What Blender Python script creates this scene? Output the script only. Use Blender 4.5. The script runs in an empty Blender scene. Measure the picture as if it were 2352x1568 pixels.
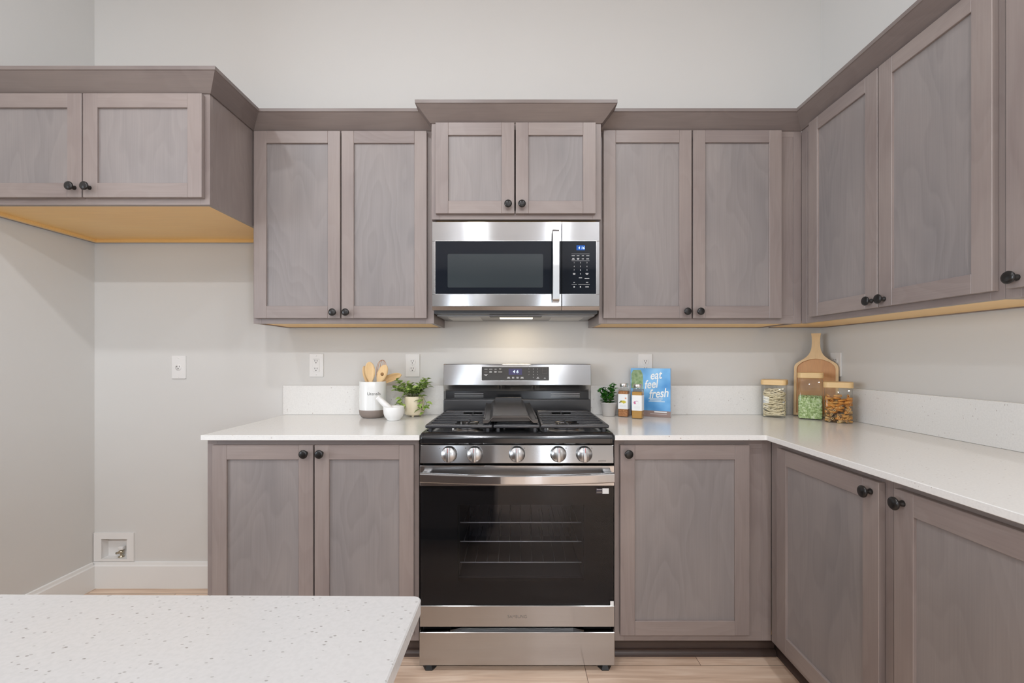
import bpy, bmesh, math, random
from mathutils import Vector, Matrix
random.seed(7)
S = bpy.context.scene
C = S.collection
PI = math.pi

# ------------------------------------------------------------------ camera, world, light, exposure
CAM_F, CAM_H, CAM_D = 1020.0, 1.22, 2.37
cd = bpy.data.cameras.new('camera'); cam = bpy.data.objects.new('camera', cd); C.objects.link(cam)
cam.location = (0, -CAM_D, CAM_H); cam.rotation_euler = (PI/2, 0, 0)
cd.sensor_width = 36; cd.lens = CAM_F/2352*36
cd.shift_x = -12/2352; cd.shift_y = 39/2352; cd.clip_start = 0.02
S.camera = cam
S.view_settings.view_transform = 'Standard'; S.view_settings.look = 'None'
S.view_settings.gamma = 1; S.view_settings.exposure = 0.14
S.view_settings.use_curve_mapping = False
W = bpy.data.worlds.new('world'); S.world = W; W.use_nodes = True
W.node_tree.nodes['Background'].inputs[0].default_value = (0.93, 0.97, 1.0, 1)
W.node_tree.nodes['Background'].inputs[1].default_value = 1.5
CEIL = 3.35
LIGHTS = [(-1.75, -2.15), (-0.55, -2.15), (0.75, -2.15),
          (-1.9, -4.9), (-0.6, -4.9), (0.6, -4.9), (1.9, -4.9)]
P_NEAR, P_FAR = 10.0, 31.0
def spot(i, x, y):
    ld = bpy.data.lights.new('downlight', 'AREA'); ld.shape = 'DISK'; ld.size = 0.14
    ld.energy = P_NEAR if y > -3 else P_FAR
    ld.color = (.97, 1.0, 1.05)
    lo = bpy.data.objects.new('downlight', ld); C.objects.link(lo)
    lo.location = (x, y, CEIL-0.012)
for i, (x, y) in enumerate(LIGHTS): spot(i, x, y)
XR_ = 1.62
# narrow windows behind the camera, plus two unseen side lamps added as fill
for k, (x, y, z, rz, w, h, e) in enumerate([(-1.40, -8.98, 1.3, 0, .42, 2.5, 16), (.78, -8.98, 1.3, 0, .42, 2.5, 16), (-5.95, -5.2, 1.5, -PI/2, 3.6, 2.2, 175), (XR_+1.55, -6.4, 1.5, PI/2, 3.0, 2.2, 225)]):
    ld = bpy.data.lights.new('daylight_and_fill', 'AREA'); ld.shape = 'RECTANGLE'; ld.size = w; ld.size_y = h
    ld.energy = e; ld.color = (0.87, 0.97, 1.10)
    lo = bpy.data.objects.new('daylight_and_fill', ld); C.objects.link(lo)
    lo.location = (x, y, z); lo.rotation_euler = (PI/2, 0, rz)

# ------------------------------------------------------------------ materials
def lin(r, g, b):
    f = lambda c: (c/255/12.92) if c/255 <= .04045 else ((c/255+.055)/1.055)**2.4
    return (f(r), f(g), f(b), 1)
def mat(name, col, rough=.5, metal=0, spec=.5, **kw):
    m = bpy.data.materials.new(name); m.use_nodes = True
    b = m.node_tree.nodes['Principled BSDF']
    b.inputs['Base Color'].default_value = col; b.inputs['Roughness'].default_value = rough
    b.inputs['Metallic'].default_value = metal; b.inputs['Specular IOR Level'].default_value = spec
    for k, v in kw.items(): b.inputs[k.replace('_', ' ')].default_value = v
    return m
def N(m, t, **kw):
    n = m.node_tree.nodes.new(t)
    for k, v in kw.items(): setattr(n, k, v)
    return n
def L(m, a, b): m.node_tree.links.new(a, b)
def ramp(m, stops):
    r = N(m, 'ShaderNodeValToRGB'); e = r.color_ramp.elements
    while len(e) < len(stops): e.new(.5)
    for k, (p, c) in enumerate(stops): e[k].position = p; e[k].color = c
    return r
def bsdf(m): return m.node_tree.nodes['Principled BSDF']

def wood(name, axis, cols, rough=.36, spec=.6, fine=1.0, blotch=.55, fig=.5, seedvar=True):
    """stained wood: fine grain lines along one axis, soft cathedral figure, blotchy stain"""
    m = mat(name, cols[0], rough, 0, spec)
    tc = N(m, 'ShaderNodeTexCoord'); oi = N(m, 'ShaderNodeObjectInfo')
    add = N(m, 'ShaderNodeVectorMath', operation='ADD')
    sc = N(m, 'ShaderNodeVectorMath', operation='SCALE'); sc.inputs[3].default_value = 37.0
    cmb = N(m, 'ShaderNodeCombineXYZ')
    L(m, oi.outputs['Random'], cmb.inputs[0]); L(m, oi.outputs['Random'], cmb.inputs[2]); L(m, oi.outputs['Random'], cmb.inputs[1])
    L(m, cmb.outputs[0], sc.inputs[0]); L(m, tc.outputs['Object'], add.inputs[0]); L(m, sc.outputs[0], add.inputs[1])
    def stretched(along, across):
        mp = N(m, 'ShaderNodeMapping'); v = [across]*3; v[axis] = along
        mp.inputs['Scale'].default_value = v; L(m, add.outputs[0], mp.inputs['Vector']); return mp
    g1 = N(m, 'ShaderNodeTexNoise'); g1.inputs['Scale'].default_value = 1; g1.inputs['Detail'].default_value = 3
    L(m, stretched(5*fine, 260*fine).outputs[0], g1.inputs['Vector'])
    fg = N(m, 'ShaderNodeTexNoise'); fg.inputs['Scale'].default_value = 1; fg.inputs['Detail'].default_value = 2
    L(m, stretched(1.2, 4.5).outputs[0], fg.inputs['Vector'])
    mul = N(m, 'ShaderNodeMath', operation='MULTIPLY'); mul.inputs[1].default_value = 14.0; L(m, fg.outputs[0], mul.inputs[0])
    sn = N(m, 'ShaderNodeMath', operation='FRACT'); L(m, mul.outputs[0], sn.inputs[0])
    bl = N(m, 'ShaderNodeTexNoise'); bl.inputs['Scale'].default_value = 1; bl.inputs['Detail'].default_value = 1.5
    L(m, stretched(2.0, 5.0).outputs[0], bl.inputs['Vector'])
    r1 = ramp(m, [(.32, cols[0]), (.68, cols[1])]); L(m, bl.outputs[0], r1.inputs[0])
    mx = N(m, 'ShaderNodeMix', data_type='RGBA'); mx.inputs[7].default_value = cols[2]
    f1 = ramp(m, [(0, (0, 0, 0, 1)), (.85, (fig*.35,)*3+(1,)), (1, (0, 0, 0, 1))]); L(m, sn.outputs[0], f1.inputs[0])
    L(m, f1.outputs[0], mx.inputs[0]); L(m, r1.outputs[0], mx.inputs[6])
    mx2 = N(m, 'ShaderNodeMix', data_type='RGBA', blend_type='MULTIPLY')
    r2 = ramp(m, [(.3, (.93, .93, .93, 1)), (.7, (1.04, 1.035, 1.03, 1))]); L(m, g1.outputs[0], r2.inputs[0])
    mx2.inputs[0].default_value = .8; L(m, mx.outputs[2], mx2.inputs[6]); L(m, r2.outputs[0], mx2.inputs[7])
    L(m, mx2.outputs[2], bsdf(m).inputs['Base Color'])
    bp = N(m, 'ShaderNodeBump'); bp.inputs['Strength'].default_value = .05; bp.inputs['Distance'].default_value = .001
    L(m, g1.outputs[0], bp.inputs['Height']); L(m, bp.outputs[0], bsdf(m).inputs['Normal'])
    return m
FR = [lin(134, 121, 117), lin(149, 136, 130), lin(162, 151, 145)]
PN = [lin(129, 123, 122), lin(143, 135, 132), lin(157, 149, 146)]
WZ, WX, WY = wood('stained_wood_upright', 2, FR), wood('stained_wood_level', 0, FR), wood('stained_wood_deep', 1, FR)
WP = wood('stained_panel', 2, PN, fig=.75)
CR = [tuple(c*.74 for c in q[:3])+(1,) for q in FR]  # frame wood darkened: shade of the slanted crown put into its colour
CX_, CY_ = wood('shaded_crown_level', 0, CR), wood('shaded_crown_deep', 1, CR)
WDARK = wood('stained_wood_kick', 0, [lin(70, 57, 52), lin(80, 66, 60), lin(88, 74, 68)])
MAPLE = wood('maple_interior', 0, [lin(246, 200, 128), lin(250, 208, 138), lin(252, 216, 152)], rough=.4, fig=.3)
BAMBOO = wood('bamboo_lid', 0, [lin(226, 190, 134), lin(236, 204, 150), lin(214, 176, 120)], rough=.45, fig=.5)
BEECH = wood('beech_utensil', 2, [lin(224, 186, 132), lin(234, 200, 150), lin(214, 174, 118)], rough=.5, fig=.4)
ACACIA = wood('board_wood', 2, [lin(206, 146, 86), lin(222, 168, 108), lin(188, 126, 72)], rough=.45, fig=.9)

def paint(name, col, rough=.6, bump=.08, scale=300):
    m = mat(name, col, rough, 0, .3)
    tc = N(m, 'ShaderNodeTexCoord'); n = N(m, 'ShaderNodeTexNoise'); n.inputs['Scale'].default_value = scale
    L(m, tc.outputs['Object'], n.inputs['Vector'])
    bp = N(m, 'ShaderNodeBump'); bp.inputs['Strength'].default_value = bump; bp.inputs['Distance'].default_value = .002
    L(m, n.outputs[0], bp.inputs['Height']); L(m, bp.outputs[0], bsdf(m).inputs['Normal'])
    return m
WALL = paint('wall_paint', lin(219, 217, 213), .55)
CEILM = paint('ceiling_paint', lin(204, 203, 202), .8)
REARDARK = paint('rear_wall_dimmed', lin(116, 114, 110), .6)  # unseen far walls, made dark to dim their reflection in the steel
TRIM = paint('trim_paint', lin(236, 235, 232), .35, .02)

def quartz(name, base, speck, dens, vs=110):
    m = mat(name, base, .16, 0, .5)
    tc = N(m, 'ShaderNodeTexCoord')
    mp = N(m, 'ShaderNodeMapping'); mp.inputs['Rotation'].default_value = (0, 0, .6); mp.inputs['Scale'].default_value = (1, 1.9, 1)
    L(m, tc.outputs['Object'], mp.inputs['Vector'])
    v = N(m, 'ShaderNodeTexVoronoi'); v.inputs['Scale'].default_value = vs; L(m, mp.outputs[0], v.inputs['Vector'])
    lt = ramp(m, [(.0, (1, 1, 1, 1)), (.22, (1, 1, 1, 1)), (.36, (0, 0, 0, 1))]); L(m, v.outputs['Distance'], lt.inputs[0])
    sep = N(m, 'ShaderNodeSeparateColor'); L(m, v.outputs['Color'], sep.inputs[0])
    gt = ramp(m, [(1-dens-.001, (0, 0, 0, 1)), (1-dens, (.35, .35, .35, 1)), (1, (1, 1, 1, 1))]); L(m, sep.outputs[0], gt.inputs[0])
    mu = N(m, 'ShaderNodeMath', operation='MULTIPLY'); L(m, lt.outputs[0], mu.inputs[0]); L(m, gt.outputs[0], mu.inputs[1])
    n = N(m, 'ShaderNodeTexNoise'); n.inputs['Scale'].default_value = 180; n.inputs['Detail'].default_value = 2; L(m, tc.outputs['Object'], n.inputs['Vector'])
    r0 = ramp(m, [(.35, tuple(c*.955 for c in base[:3])+(1,)), (.6, base)]); L(m, n.outputs[0], r0.inputs[0])
    mx = N(m, 'ShaderNodeMix', data_type='RGBA'); mx.inputs[7].default_value = speck
    L(m, mu.outputs[0], mx.inputs[0]); L(m, r0.outputs[0], mx.inputs[6]); L(m, mx.outputs[2], bsdf(m).inputs['Base Color'])
    return m
QUARTZ = quartz('quartz', lin(233, 231, 227), lin(184, 172, 166), .04)
QUARTZ2 = quartz('quartz_island_dimmed', lin(195, 193, 191), lin(138, 134, 128), .12, 165)  # same stone as the counters, darkened to offset strong light on the island

def floor_mat():
    m = mat('oak_plank', lin(190, 160, 135), .38, 0, .4)
    tc = N(m, 'ShaderNodeTexCoord')
    br = N(m, 'ShaderNodeTexBrick'); br.offset = .37; br.inputs['Scale'].default_value = 1
    br.inputs['Brick Width'].default_value = 1.25; br.inputs['Row Height'].default_value = .18; br.inputs['Mortar Size'].default_value = .0012
    br.inputs['Color1'].default_value = (0, 0, 0, 1); br.inputs['Color2'].default_value = (1, 1, 1, 1); br.inputs['Mortar'].default_value = (.5, .5, .5, 1)
    mo_ = N(m, 'ShaderNodeMapping'); mo_.inputs['Location'].default_value = (.52, .065, 0); L(m, tc.outputs['Object'], mo_.inputs['Vector']); L(m, mo_.outputs[0], br.inputs['Vector'])
    mp = N(m, 'ShaderNodeMapping'); mp.inputs['Scale'].default_value = (3, 42, 1)
    ad = N(m, 'ShaderNodeVectorMath', operation='ADD'); sc = N(m, 'ShaderNodeVectorMath', operation='SCALE'); sc.inputs[3].default_value = 9
    L(m, br.outputs['Color'], sc.inputs[0]); L(m, tc.outputs['Object'], ad.inputs[0]); L(m, sc.outputs[0], ad.inputs[1]); L(m, ad.outputs[0], mp.inputs['Vector'])
    n = N(m, 'ShaderNodeTexNoise'); n.inputs['Scale'].default_value = 1; n.inputs['Detail'].default_value = 5; n.inputs['Distortion'].default_value = .8
    L(m, mp.outputs[0], n.inputs['Vector'])
    r = ramp(m, [(.28, lin(206, 176, 152)), (.5, lin(226, 199, 176)), (.72, lin(240, 218, 197))]); L(m, n.outputs[0], r.inputs[0])
    mx = N(m, 'ShaderNodeMix', data_type='RGBA', blend_type='MULTIPLY'); mx.inputs[0].default_value = 1
    r2 = ramp(m, [(0, (.88, .88, .88, 1)), (1, (1.06, 1.05, 1.04, 1))]); L(m, br.outputs['Color'], r2.inputs[0])
    L(m, r.outputs[0], mx.inputs[6]); L(m, r2.outputs[0], mx.inputs[7])
    mx2 = N(m, 'ShaderNodeMix', data_type='RGBA'); mx2.inputs[7].default_value = lin(120, 96, 78)
    L(m, br.outputs['Fac'], mx2.inputs[0]); L(m, mx.outputs[2], mx2.inputs[6]); L(m, mx2.outputs[2], bsdf(m).inputs['Base Color'])
    return m
FLOOR = floor_mat()

def steel(name, col, rough, aniso=.75):
    m = mat(name, col, rough, 1)
    b = bsdf(m); b.inputs['Anisotropic'].default_value = aniso; b.inputs['Anisotropic Rotation'].default_value = .25
    t = N(m, 'ShaderNodeTangent', direction_type='RADIAL', axis='Z'); L(m, t.outputs[0], b.inputs['Tangent'])
    tc = N(m, 'ShaderNodeTexCoord'); mp = N(m, 'ShaderNodeMapping'); mp.inputs['Scale'].default_value = (3, 3, 900)
    L(m, tc.outputs['Object'], mp.inputs['Vector'])
    n = N(m, 'ShaderNodeTexNoise'); n.inputs['Scale'].default_value = 1; n.inputs['Detail'].default_value = 2; L(m, mp.outputs[0], n.inputs['Vector'])
    r = ramp(m, [(.3, tuple(c*.93 for c in col[:3])+(1,)), (.7, col)]); L(m, n.outputs[0], r.inputs[0]); L(m, r.outputs[0], b.inputs['Base Color'])
    return m
STEEL = steel('brushed_steel', (.52, .52, .525, 1), .15, .94)
STEELB = mat('satin_steel', (.52, .52, .52, 1), .28, 1)
STEELD = mat('dark_steel', (.30, .29, .285, 1), .3, 1)
CHROME = mat('chrome', (.8, .8, .8, 1), .12, 1)
RACK = mat('rack_wire', (.22, .22, .225, 1), .3, 0, .8)
RACKD = mat('rack_wire_dark', (.03, .03, .032, 1), .3, 0, .6)
ENAMEL = mat('black_enamel', (.012, .012, .013, 1), .14, 0, .6)
ENAMEL2 = mat('charcoal_enamel', (.03, .03, .032, 1), .3, 0, .6)
IRON = mat('cast_iron', (.034, .034, .038, 1), .27, 0, .9)
IRON2 = mat('seasoned_iron', (.03, .028, .028, 1), .24, 0, .8)
BLACKP = mat('black_plastic', (.02, .02, .02, 1), .4)
KNOBM = mat('oiled_bronze', (.016, .014, .013, 1), .28, .3, .6)
GLASSB = mat('black_glass', (.008, .011, .017, 1), .04, 0, .28)
GREYG = mat('mesh_window', (.028, .037, .042, 1), .12, 0, .5)
PANELB = mat('display_panel', (.055, .052, .05, 1), .2, 0, .5)
BORDER = mat('bright_trim', (.85, .84, .82, 1), .2, 1)
MARK = mat('printed_white', lin(205, 205, 205), .5)
MARKD = mat('printed_grey', lin(120, 112, 105), .5)
RED = mat('red_mark', lin(190, 60, 60), .5)
PLASTIC = mat('white_plastic', lin(236, 234, 231), .35)
SLOT = mat('socket_slot', lin(70, 66, 62), .6)
CERAM = mat('white_glaze', lin(234, 234, 231), .18)
TAUPE = mat('taupe_glaze', lin(140, 127, 119), .5)
MARBLE = mat('white_marble', lin(238, 237, 234), .3)
CREAM = mat('cream_glaze', lin(232, 218, 190), .35)
GREYPOT = mat('grey_pot', lin(206, 202, 198), .5)
SOIL = mat('soil', lin(60, 44, 32), .9)
COPPER = mat('copper_wire', lin(214, 160, 122), .22, 1)
INK = mat('dark_ink', lin(70, 68, 66), .6)
PAPER = mat('paper', lin(240, 240, 238), .6)
PAGES = mat('page_block', lin(205, 196, 196), .7)
BRASS = mat('nickel_valve', lin(190, 180, 160), .25, 1)
LIDM = mat('brushed_lid', (.72, .70, .68, 1), .3, 1)
def emit(name, col, s):
    m = bpy.data.materials.new(name); m.use_nodes = True; nt = m.node_tree
    nt.nodes.remove(bsdf(m)); e = nt.nodes.new('ShaderNodeEmission'); e.inputs[0].default_value = col; e.inputs[1].default_value = s
    nt.links.new(e.outputs[0], nt.nodes['Material Output'].inputs[0]); return m
LCDB = emit('lcd_blue', lin(58, 104, 190), .9)
LCDV = emit('lcd_violet', lin(96, 92, 122), .8)
LCDW = emit('lcd_digit', lin(215, 235, 255), 1.6)
LAMPW = emit('cooktop_lamp', (1, .86, .62, 1), 6)
def thin_glass(name, tint, rough=.03, f0=.04, edge=.6):
    m = bpy.data.materials.new(name); m.use_nodes = True; nt = m.node_tree; nt.nodes.remove(bsdf(m))
    t = nt.nodes.new('ShaderNodeBsdfTransparent'); t.inputs[0].default_value = tint
    g = nt.nodes.new('ShaderNodeBsdfGlossy'); g.inputs['Roughness'].default_value = rough
    lw = nt.nodes.new('ShaderNodeLayerWeight'); lw.inputs[0].default_value = .5
    p = nt.nodes.new('ShaderNodeMath'); p.operation = 'POWER'; p.inputs[1].default_value = 4
    a = nt.nodes.new('ShaderNodeMath'); a.operation = 'MULTIPLY_ADD'; a.inputs[1].default_value = edge; a.inputs[2].default_value = f0
    x = nt.nodes.new('ShaderNodeMixShader')
    for q, r in ((lw.outputs['Facing'], p.inputs[0]), (p.outputs[0], a.inputs[0]), (a.outputs[0], x.inputs[0]), (t.outputs[0], x.inputs[1]), (g.outputs[0], x.inputs[2]), (x.outputs[0], nt.nodes['Material Output'].inputs[0])): nt.links.new(q, r)
    return m
JARGLASS = thin_glass('jar_glass', (.97, .98, .97, 1), .03, .04, .75)
OVENGLASS = thin_glass('oven_glass', (.86, .86, .88, 1), .03, .022, .5)
def mottled(name, cols, scale, rough=.5, detail=2):
    m = mat(name, cols[0], rough); tc = N(m, 'ShaderNodeTexCoord'); n = N(m, 'ShaderNodeTexNoise')
    n.inputs['Scale'].default_value = scale; n.inputs['Detail'].default_value = detail; L(m, tc.outputs['Object'], n.inputs['Vector'])
    k = len(cols); r = ramp(m, [(.3+.4*i/(k-1), c) for i, c in enumerate(cols)]); L(m, n.outputs[0], r.inputs[0])
    L(m, r.outputs[0], bsdf(m).inputs['Base Color']); return m
LEAF1 = mottled('leaf_pale', [lin(100, 132, 56), lin(144, 172, 84), lin(186, 202, 124)], 70)
LEAF2 = mottled('leaf_deep', [lin(20, 74, 18), lin(40, 104, 30), lin(78, 132, 52)], 60, .35)
STEMM = mat('stem', lin(120, 138, 76), .5)
SPICE1 = mottled('spice_coarse', [lin(128, 78, 42), lin(178, 122, 78), lin(206, 150, 100)], 320, .8, 3)
SPICE2 = mottled('spice_fine', [lin(168, 122, 56), lin(190, 144, 76), lin(204, 160, 92)], 500, .8, 3)
LENTIL = mottled('split_pea', [lin(140, 164, 98), lin(180, 200, 140), lin(218, 228, 190)], 120, .5)
NOODLE = mottled('noodle', [lin(238, 222, 184), lin(248, 236, 206)], 40, .6)
PENNE = []
for nm, c in (('pasta_amber', (214, 158, 84)), ('pasta_orange', (218, 146, 60)), ('pasta_tan', (208, 176, 122)), ('pasta_brown', (150, 118, 82))):
    PENNE.append(mat(nm, lin(*c), .5))
BOOKB = mottled('book_cover_blue', [lin(70, 142, 204), lin(112, 176, 226), lin(150, 202, 238)], 9, .35)
BOOKBR = mat('book_cover_brown', lin(150, 128, 120), .4)
BOOKG = mottled('book_cover_green', [lin(104, 136, 84), lin(136, 160, 108), lin(160, 178, 140)], 60, .4)
BOOKGL = mat('book_cover_glass', lin(160, 180, 176), .4)
BOOKGR = mat('book_cover_grey', lin(120, 128, 134), .4)

# ------------------------------------------------------------------ mesh helpers
class MB:
    def __init__(s): s.bm = bmesh.new(); s.mats = []
    def mi(s, m):
        if m not in s.mats: s.mats.append(m)
        return s.mats.index(m)
    def _tag(s, geom, m, smooth=False):
        i = s.mi(m)
        for f in geom: f.material_index = i; f.smooth = smooth
    def box(s, x0, x1, y0, y1, z0, z1, m, bev=0, seg=1, M=None):
        b = bmesh.new(); bmesh.ops.create_cube(b, size=1)
        bmesh.ops.scale(b, vec=(x1-x0, y1-y0, z1-z0), verts=b.verts)
        bmesh.ops.translate(b, vec=((x0+x1)/2, (y0+y1)/2, (z0+z1)/2), verts=b.verts)
        if bev > 0: bmesh.ops.bevel(b, geom=list(b.edges), offset=bev, segments=seg, affect='EDGES', profile=.5)
        s.add(b, m, seg > 1, M); return s
    def add(s, b, m, smooth=False, M=None):
        if M is not None: bmesh.ops.transform(b, matrix=M, verts=b.verts)
        bmesh.ops.recalc_face_normals(b, faces=b.faces)
        vm = {v: s.bm.verts.new(v.co) for v in b.verts}; fs = []
        for f in b.faces:
            try: fs.append(s.bm.faces.new([vm[v] for v in f.verts]))
            except ValueError: pass
        s._tag(fs, m, smooth); b.free()
    def prism(s, poly, a0, a1, m, axis='x', bev=0, seg=1, M=None, smooth=False):
        """polygon in the plane across `axis`, extruded from a0 to a1. x:(y,z) y:(x,z) z:(x,y)"""
        P = {'x': lambda p, a: (a, p[0], p[1]), 'y': lambda p, a: (p[0], a, p[1]), 'z': lambda p, a: (p[0], p[1], a)}[axis]
        b = bmesh.new(); n = len(poly)
        v0 = [b.verts.new(P(p, a0)) for p in poly]; v1 = [b.verts.new(P(p, a1)) for p in poly]
        b.faces.new(v0); b.faces.new(v1[::-1])
        for i in range(n): b.faces.new((v0[i], v1[i], v1[(i+1) % n], v0[(i+1) % n]))
        bmesh.ops.recalc_face_normals(b, faces=b.faces)
        if bev > 0: bmesh.ops.bevel(b, geom=list(b.edges), offset=bev, segments=seg, affect='EDGES', profile=.5)
        s.add(b, m, smooth, M); return s
    def lathe(s, prof, m, seg=32, M=None, axis='z', smooth=True, cap=True):
        b = bmesh.new(); rings = []
        for r, z in prof:
            ring = []
            for k in range(seg):
                a = 2*PI*k/seg; c, sn = r*math.cos(a), r*math.sin(a)
                ring.append(b.verts.new((c, sn, z) if axis == 'z' else (c, z, sn) if axis == 'y' else (z, c, sn)))
            rings.append(ring)
        for i in range(len(rings)-1):
            for k in range(seg):
                b.faces.new((rings[i][k], rings[i][(k+1) % seg], rings[i+1][(k+1) % seg], rings[i+1][k]))
        if cap:
            for ring in (rings[0], rings[-1]):
                b.faces.new(ring)
        bmesh.ops.remove_doubles(b, verts=b.verts, dist=1e-6)
        s.add(b, m, smooth, M); return s
    def tube(s, pts, r, m, seg=8, M=None, smooth=True, closed=False):
        pts = [Vector(p) for p in pts]; n = len(pts); b = bmesh.new(); rings = []
        up = Vector((0, 0, 1)); prev = None
        for i in range(n):
            if closed: t = pts[(i+1) % n]-pts[i-1]
            else: t = pts[min(i+1, n-1)]-pts[max(i-1, 0)]
            t.normalize()
            if prev is None:
                a = up if abs(t.z) < .9 else Vector((1, 0, 0)); u = t.cross(a).normalized()
            else: u = (prev-t*prev.dot(t)).normalized()
            prev = u; w = t.cross(u); rr = r[i] if isinstance(r, (list, tuple)) else r
            rings.append([b.verts.new(pts[i]+(u*math.cos(2*PI*k/seg)+w*math.sin(2*PI*k/seg))*rr) for k in range(seg)])
        for i in range(n if closed else n-1):
            A, B = rings[i], rings[(i+1) % n]
            for k in range(seg): b.faces.new((A[k], A[(k+1) % seg], B[(k+1) % seg], B[k]))
        if not closed: b.faces.new(rings[0]); b.faces.new(rings[-1])
        s.add(b, m, smooth, M); return s
    def build(s, name, parent=None, loc=(0, 0, 0), rot=(0, 0, 0)):
        me = bpy.data.meshes.new(name); s.bm.to_mesh(me); s.bm.free()
        for m in s.mats: me.materials.append(m)
        o = bpy.data.objects.new(name, me); C.objects.link(o); o.location = loc; o.rotation_euler = rot
        if parent: o.parent = parent
        return o
def tag(o, label, cat, group=None, kind=None):
    o['label'] = label; o['category'] = cat
    if group: o['group'] = group
    if kind: o['kind'] = kind
    return o
def thing(name, label, cat, loc=(0, 0, 0), rz=0, group=None):
    o = bpy.data.objects.new(name, None); C.objects.link(o); o.location = loc; o.rotation_euler = (0, 0, rz); o.empty_display_size = .05
    return tag(o, label, cat, group)
def struct(o): o['kind'] = 'structure'; return o
def rrect(x0, x1, y0, y1, r, n=5):
    out = []
    for cx, cy, a0 in ((x1-r, y1-r, 0), (x0+r, y1-r, PI/2), (x0+r, y0+r, PI), (x1-r, y0+r, 1.5*PI)):
        for k in range(n+1): a = a0+PI/2*k/n; out.append((cx+r*math.cos(a), cy+r*math.sin(a)))
    return out
def text_mesh(body, size, m, name, parent, M, shear=0, offset=0, align='CENTER', extrude=.0002, bold=0):
    cu = bpy.data.curves.new('t', 'FONT'); cu.body = body; cu.size = size; cu.align_x = align; cu.align_y = 'CENTER'
    cu.shear = shear; cu.offset = offset; cu.extrude = extrude; cu.resolution_u = 6
    t = bpy.data.objects.new('t', cu); C.objects.link(t); bpy.context.view_layer.update()
    me = bpy.data.meshes.new_from_object(t.evaluated_get(bpy.context.evaluated_depsgraph_get()))
    bpy.data.objects.remove(t); bpy.data.curves.remove(cu)
    me.transform(M); me.materials.clear(); me.materials.append(m); me.name = name
    o = bpy.data.objects.new(name, me); C.objects.link(o); o.parent = parent
    return o
def RX(a): return Matrix.Rotation(a, 4, 'X')
def RY(a): return Matrix.Rotation(a, 4, 'Y')
def RZ(a): return Matrix.Rotation(a, 4, 'Z')
def T(x, y, z): return Matrix.Translation((x, y, z))
FRONT = RX(PI/2)      # lay a flat XY drawing upright, facing -y

# ------------------------------------------------------------------ room shell
XL, XR = -2.256, 1.62
def shell(name, fn):
    mb = MB(); fn(mb); return struct(mb.build(name))
shell('floor', lambda b: b.box(-6, XR+1.6, -9, .12, -.1, 0, FLOOR))
shell('ceiling', lambda b: b.box(-6, XR+1.6, -9, .12, CEIL, CEIL+.1, CEILM))
HB = (-2.214, -2.074, .152, .262)   # opening for the valve box
def back(b):
    b.box(XL-.15, HB[0], 0, .12, 0, CEIL, WALL); b.box(HB[1], XR+.15, 0, .12, 0, CEIL, WALL)
    b.box(HB[0], HB[1], 0, .12, 0, HB[2], WALL); b.box(HB[0], HB[1], 0, .12, HB[3], CEIL, WALL)
shell('wall_back', back)
shell('wall_left', lambda b: b.box(XL-.15, XL, -1.3, 0, 0, CEIL, WALL))
shell('wall_right', lambda b: b.box(XR, XR+.15, -4.2, 0, 0, CEIL, WALL))
shell('wall_front', lambda b: (b.box(-6, -1.63, -9.12, -9, 0, CEIL, REARDARK), b.box(-1.17, .55, -9.12, -9, 0, CEIL, REARDARK), b.box(1.01, XR+1.6, -9.12, -9, 0, CEIL, REARDARK), b.box(-1.63, -1.17, -9.12, -9, 2.6, CEIL, REARDARK), b.box(.55, 1.01, -9.12, -9, 2.6, CEIL, REARDARK)))
shell('wall_far_left', lambda b: (b.box(-6.12, -6, -9, -7.1, 0, CEIL, REARDARK), b.box(-6.12, -6, -3.3, .12, 0, CEIL, REARDARK), b.box(-6.12, -6, -7.1, -3.3, 2.65, CEIL, REARDARK)))
shell('wall_far_right', lambda b: (b.box(XR+1.6, XR+1.72, -9, -7.9, 0, CEIL, REARDARK), b.box(XR+1.6, XR+1.72, -4.9, -4.2, 0, CEIL, REARDARK), b.box(XR+1.6, XR+1.72, -7.9, -4.9, 2.65, CEIL, REARDARK)))
def bb_prof(t): return [(0, 0), (-t, 0), (-t, .118), (-t*.72, .124), (-t*.55, .137), (0, .1395)]
def bbb(b):
    b.prism(bb_prof(.015), XL, -1.2285, TRIM, 'x')
shell('baseboard_back', bbb)
shell('baseboard_left', lambda b: b.prism([(XL-p[0], p[1]) for p in bb_prof(.015)], -1.3, -.015, TRIM, 'y'))

# ------------------------------------------------------------------ recessed ceiling lights (they give the shadows seen on the walls)
for i, (x, y) in enumerate(LIGHTS):
    nm = ['left', 'middle', 'right'][i] if i < 3 else ['leftmost', 'second', 'third', 'rightmost'][i-3]
    mb = MB(); mb.lathe([(.076, -.006), (.095, -.006), (.1, 0), (.076, 0), (.076, -.006)], PLASTIC, 32, cap=False)
    o = mb.build('ceiling_light', loc=(x, y, CEIL-.001))
    tag(o, ('%s of the three white recessed lights above the kitchen aisle' if i < 3 else '%s of the four white recessed lights over the living area') % nm, 'ceiling light', 'recessed ceiling lights')

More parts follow.
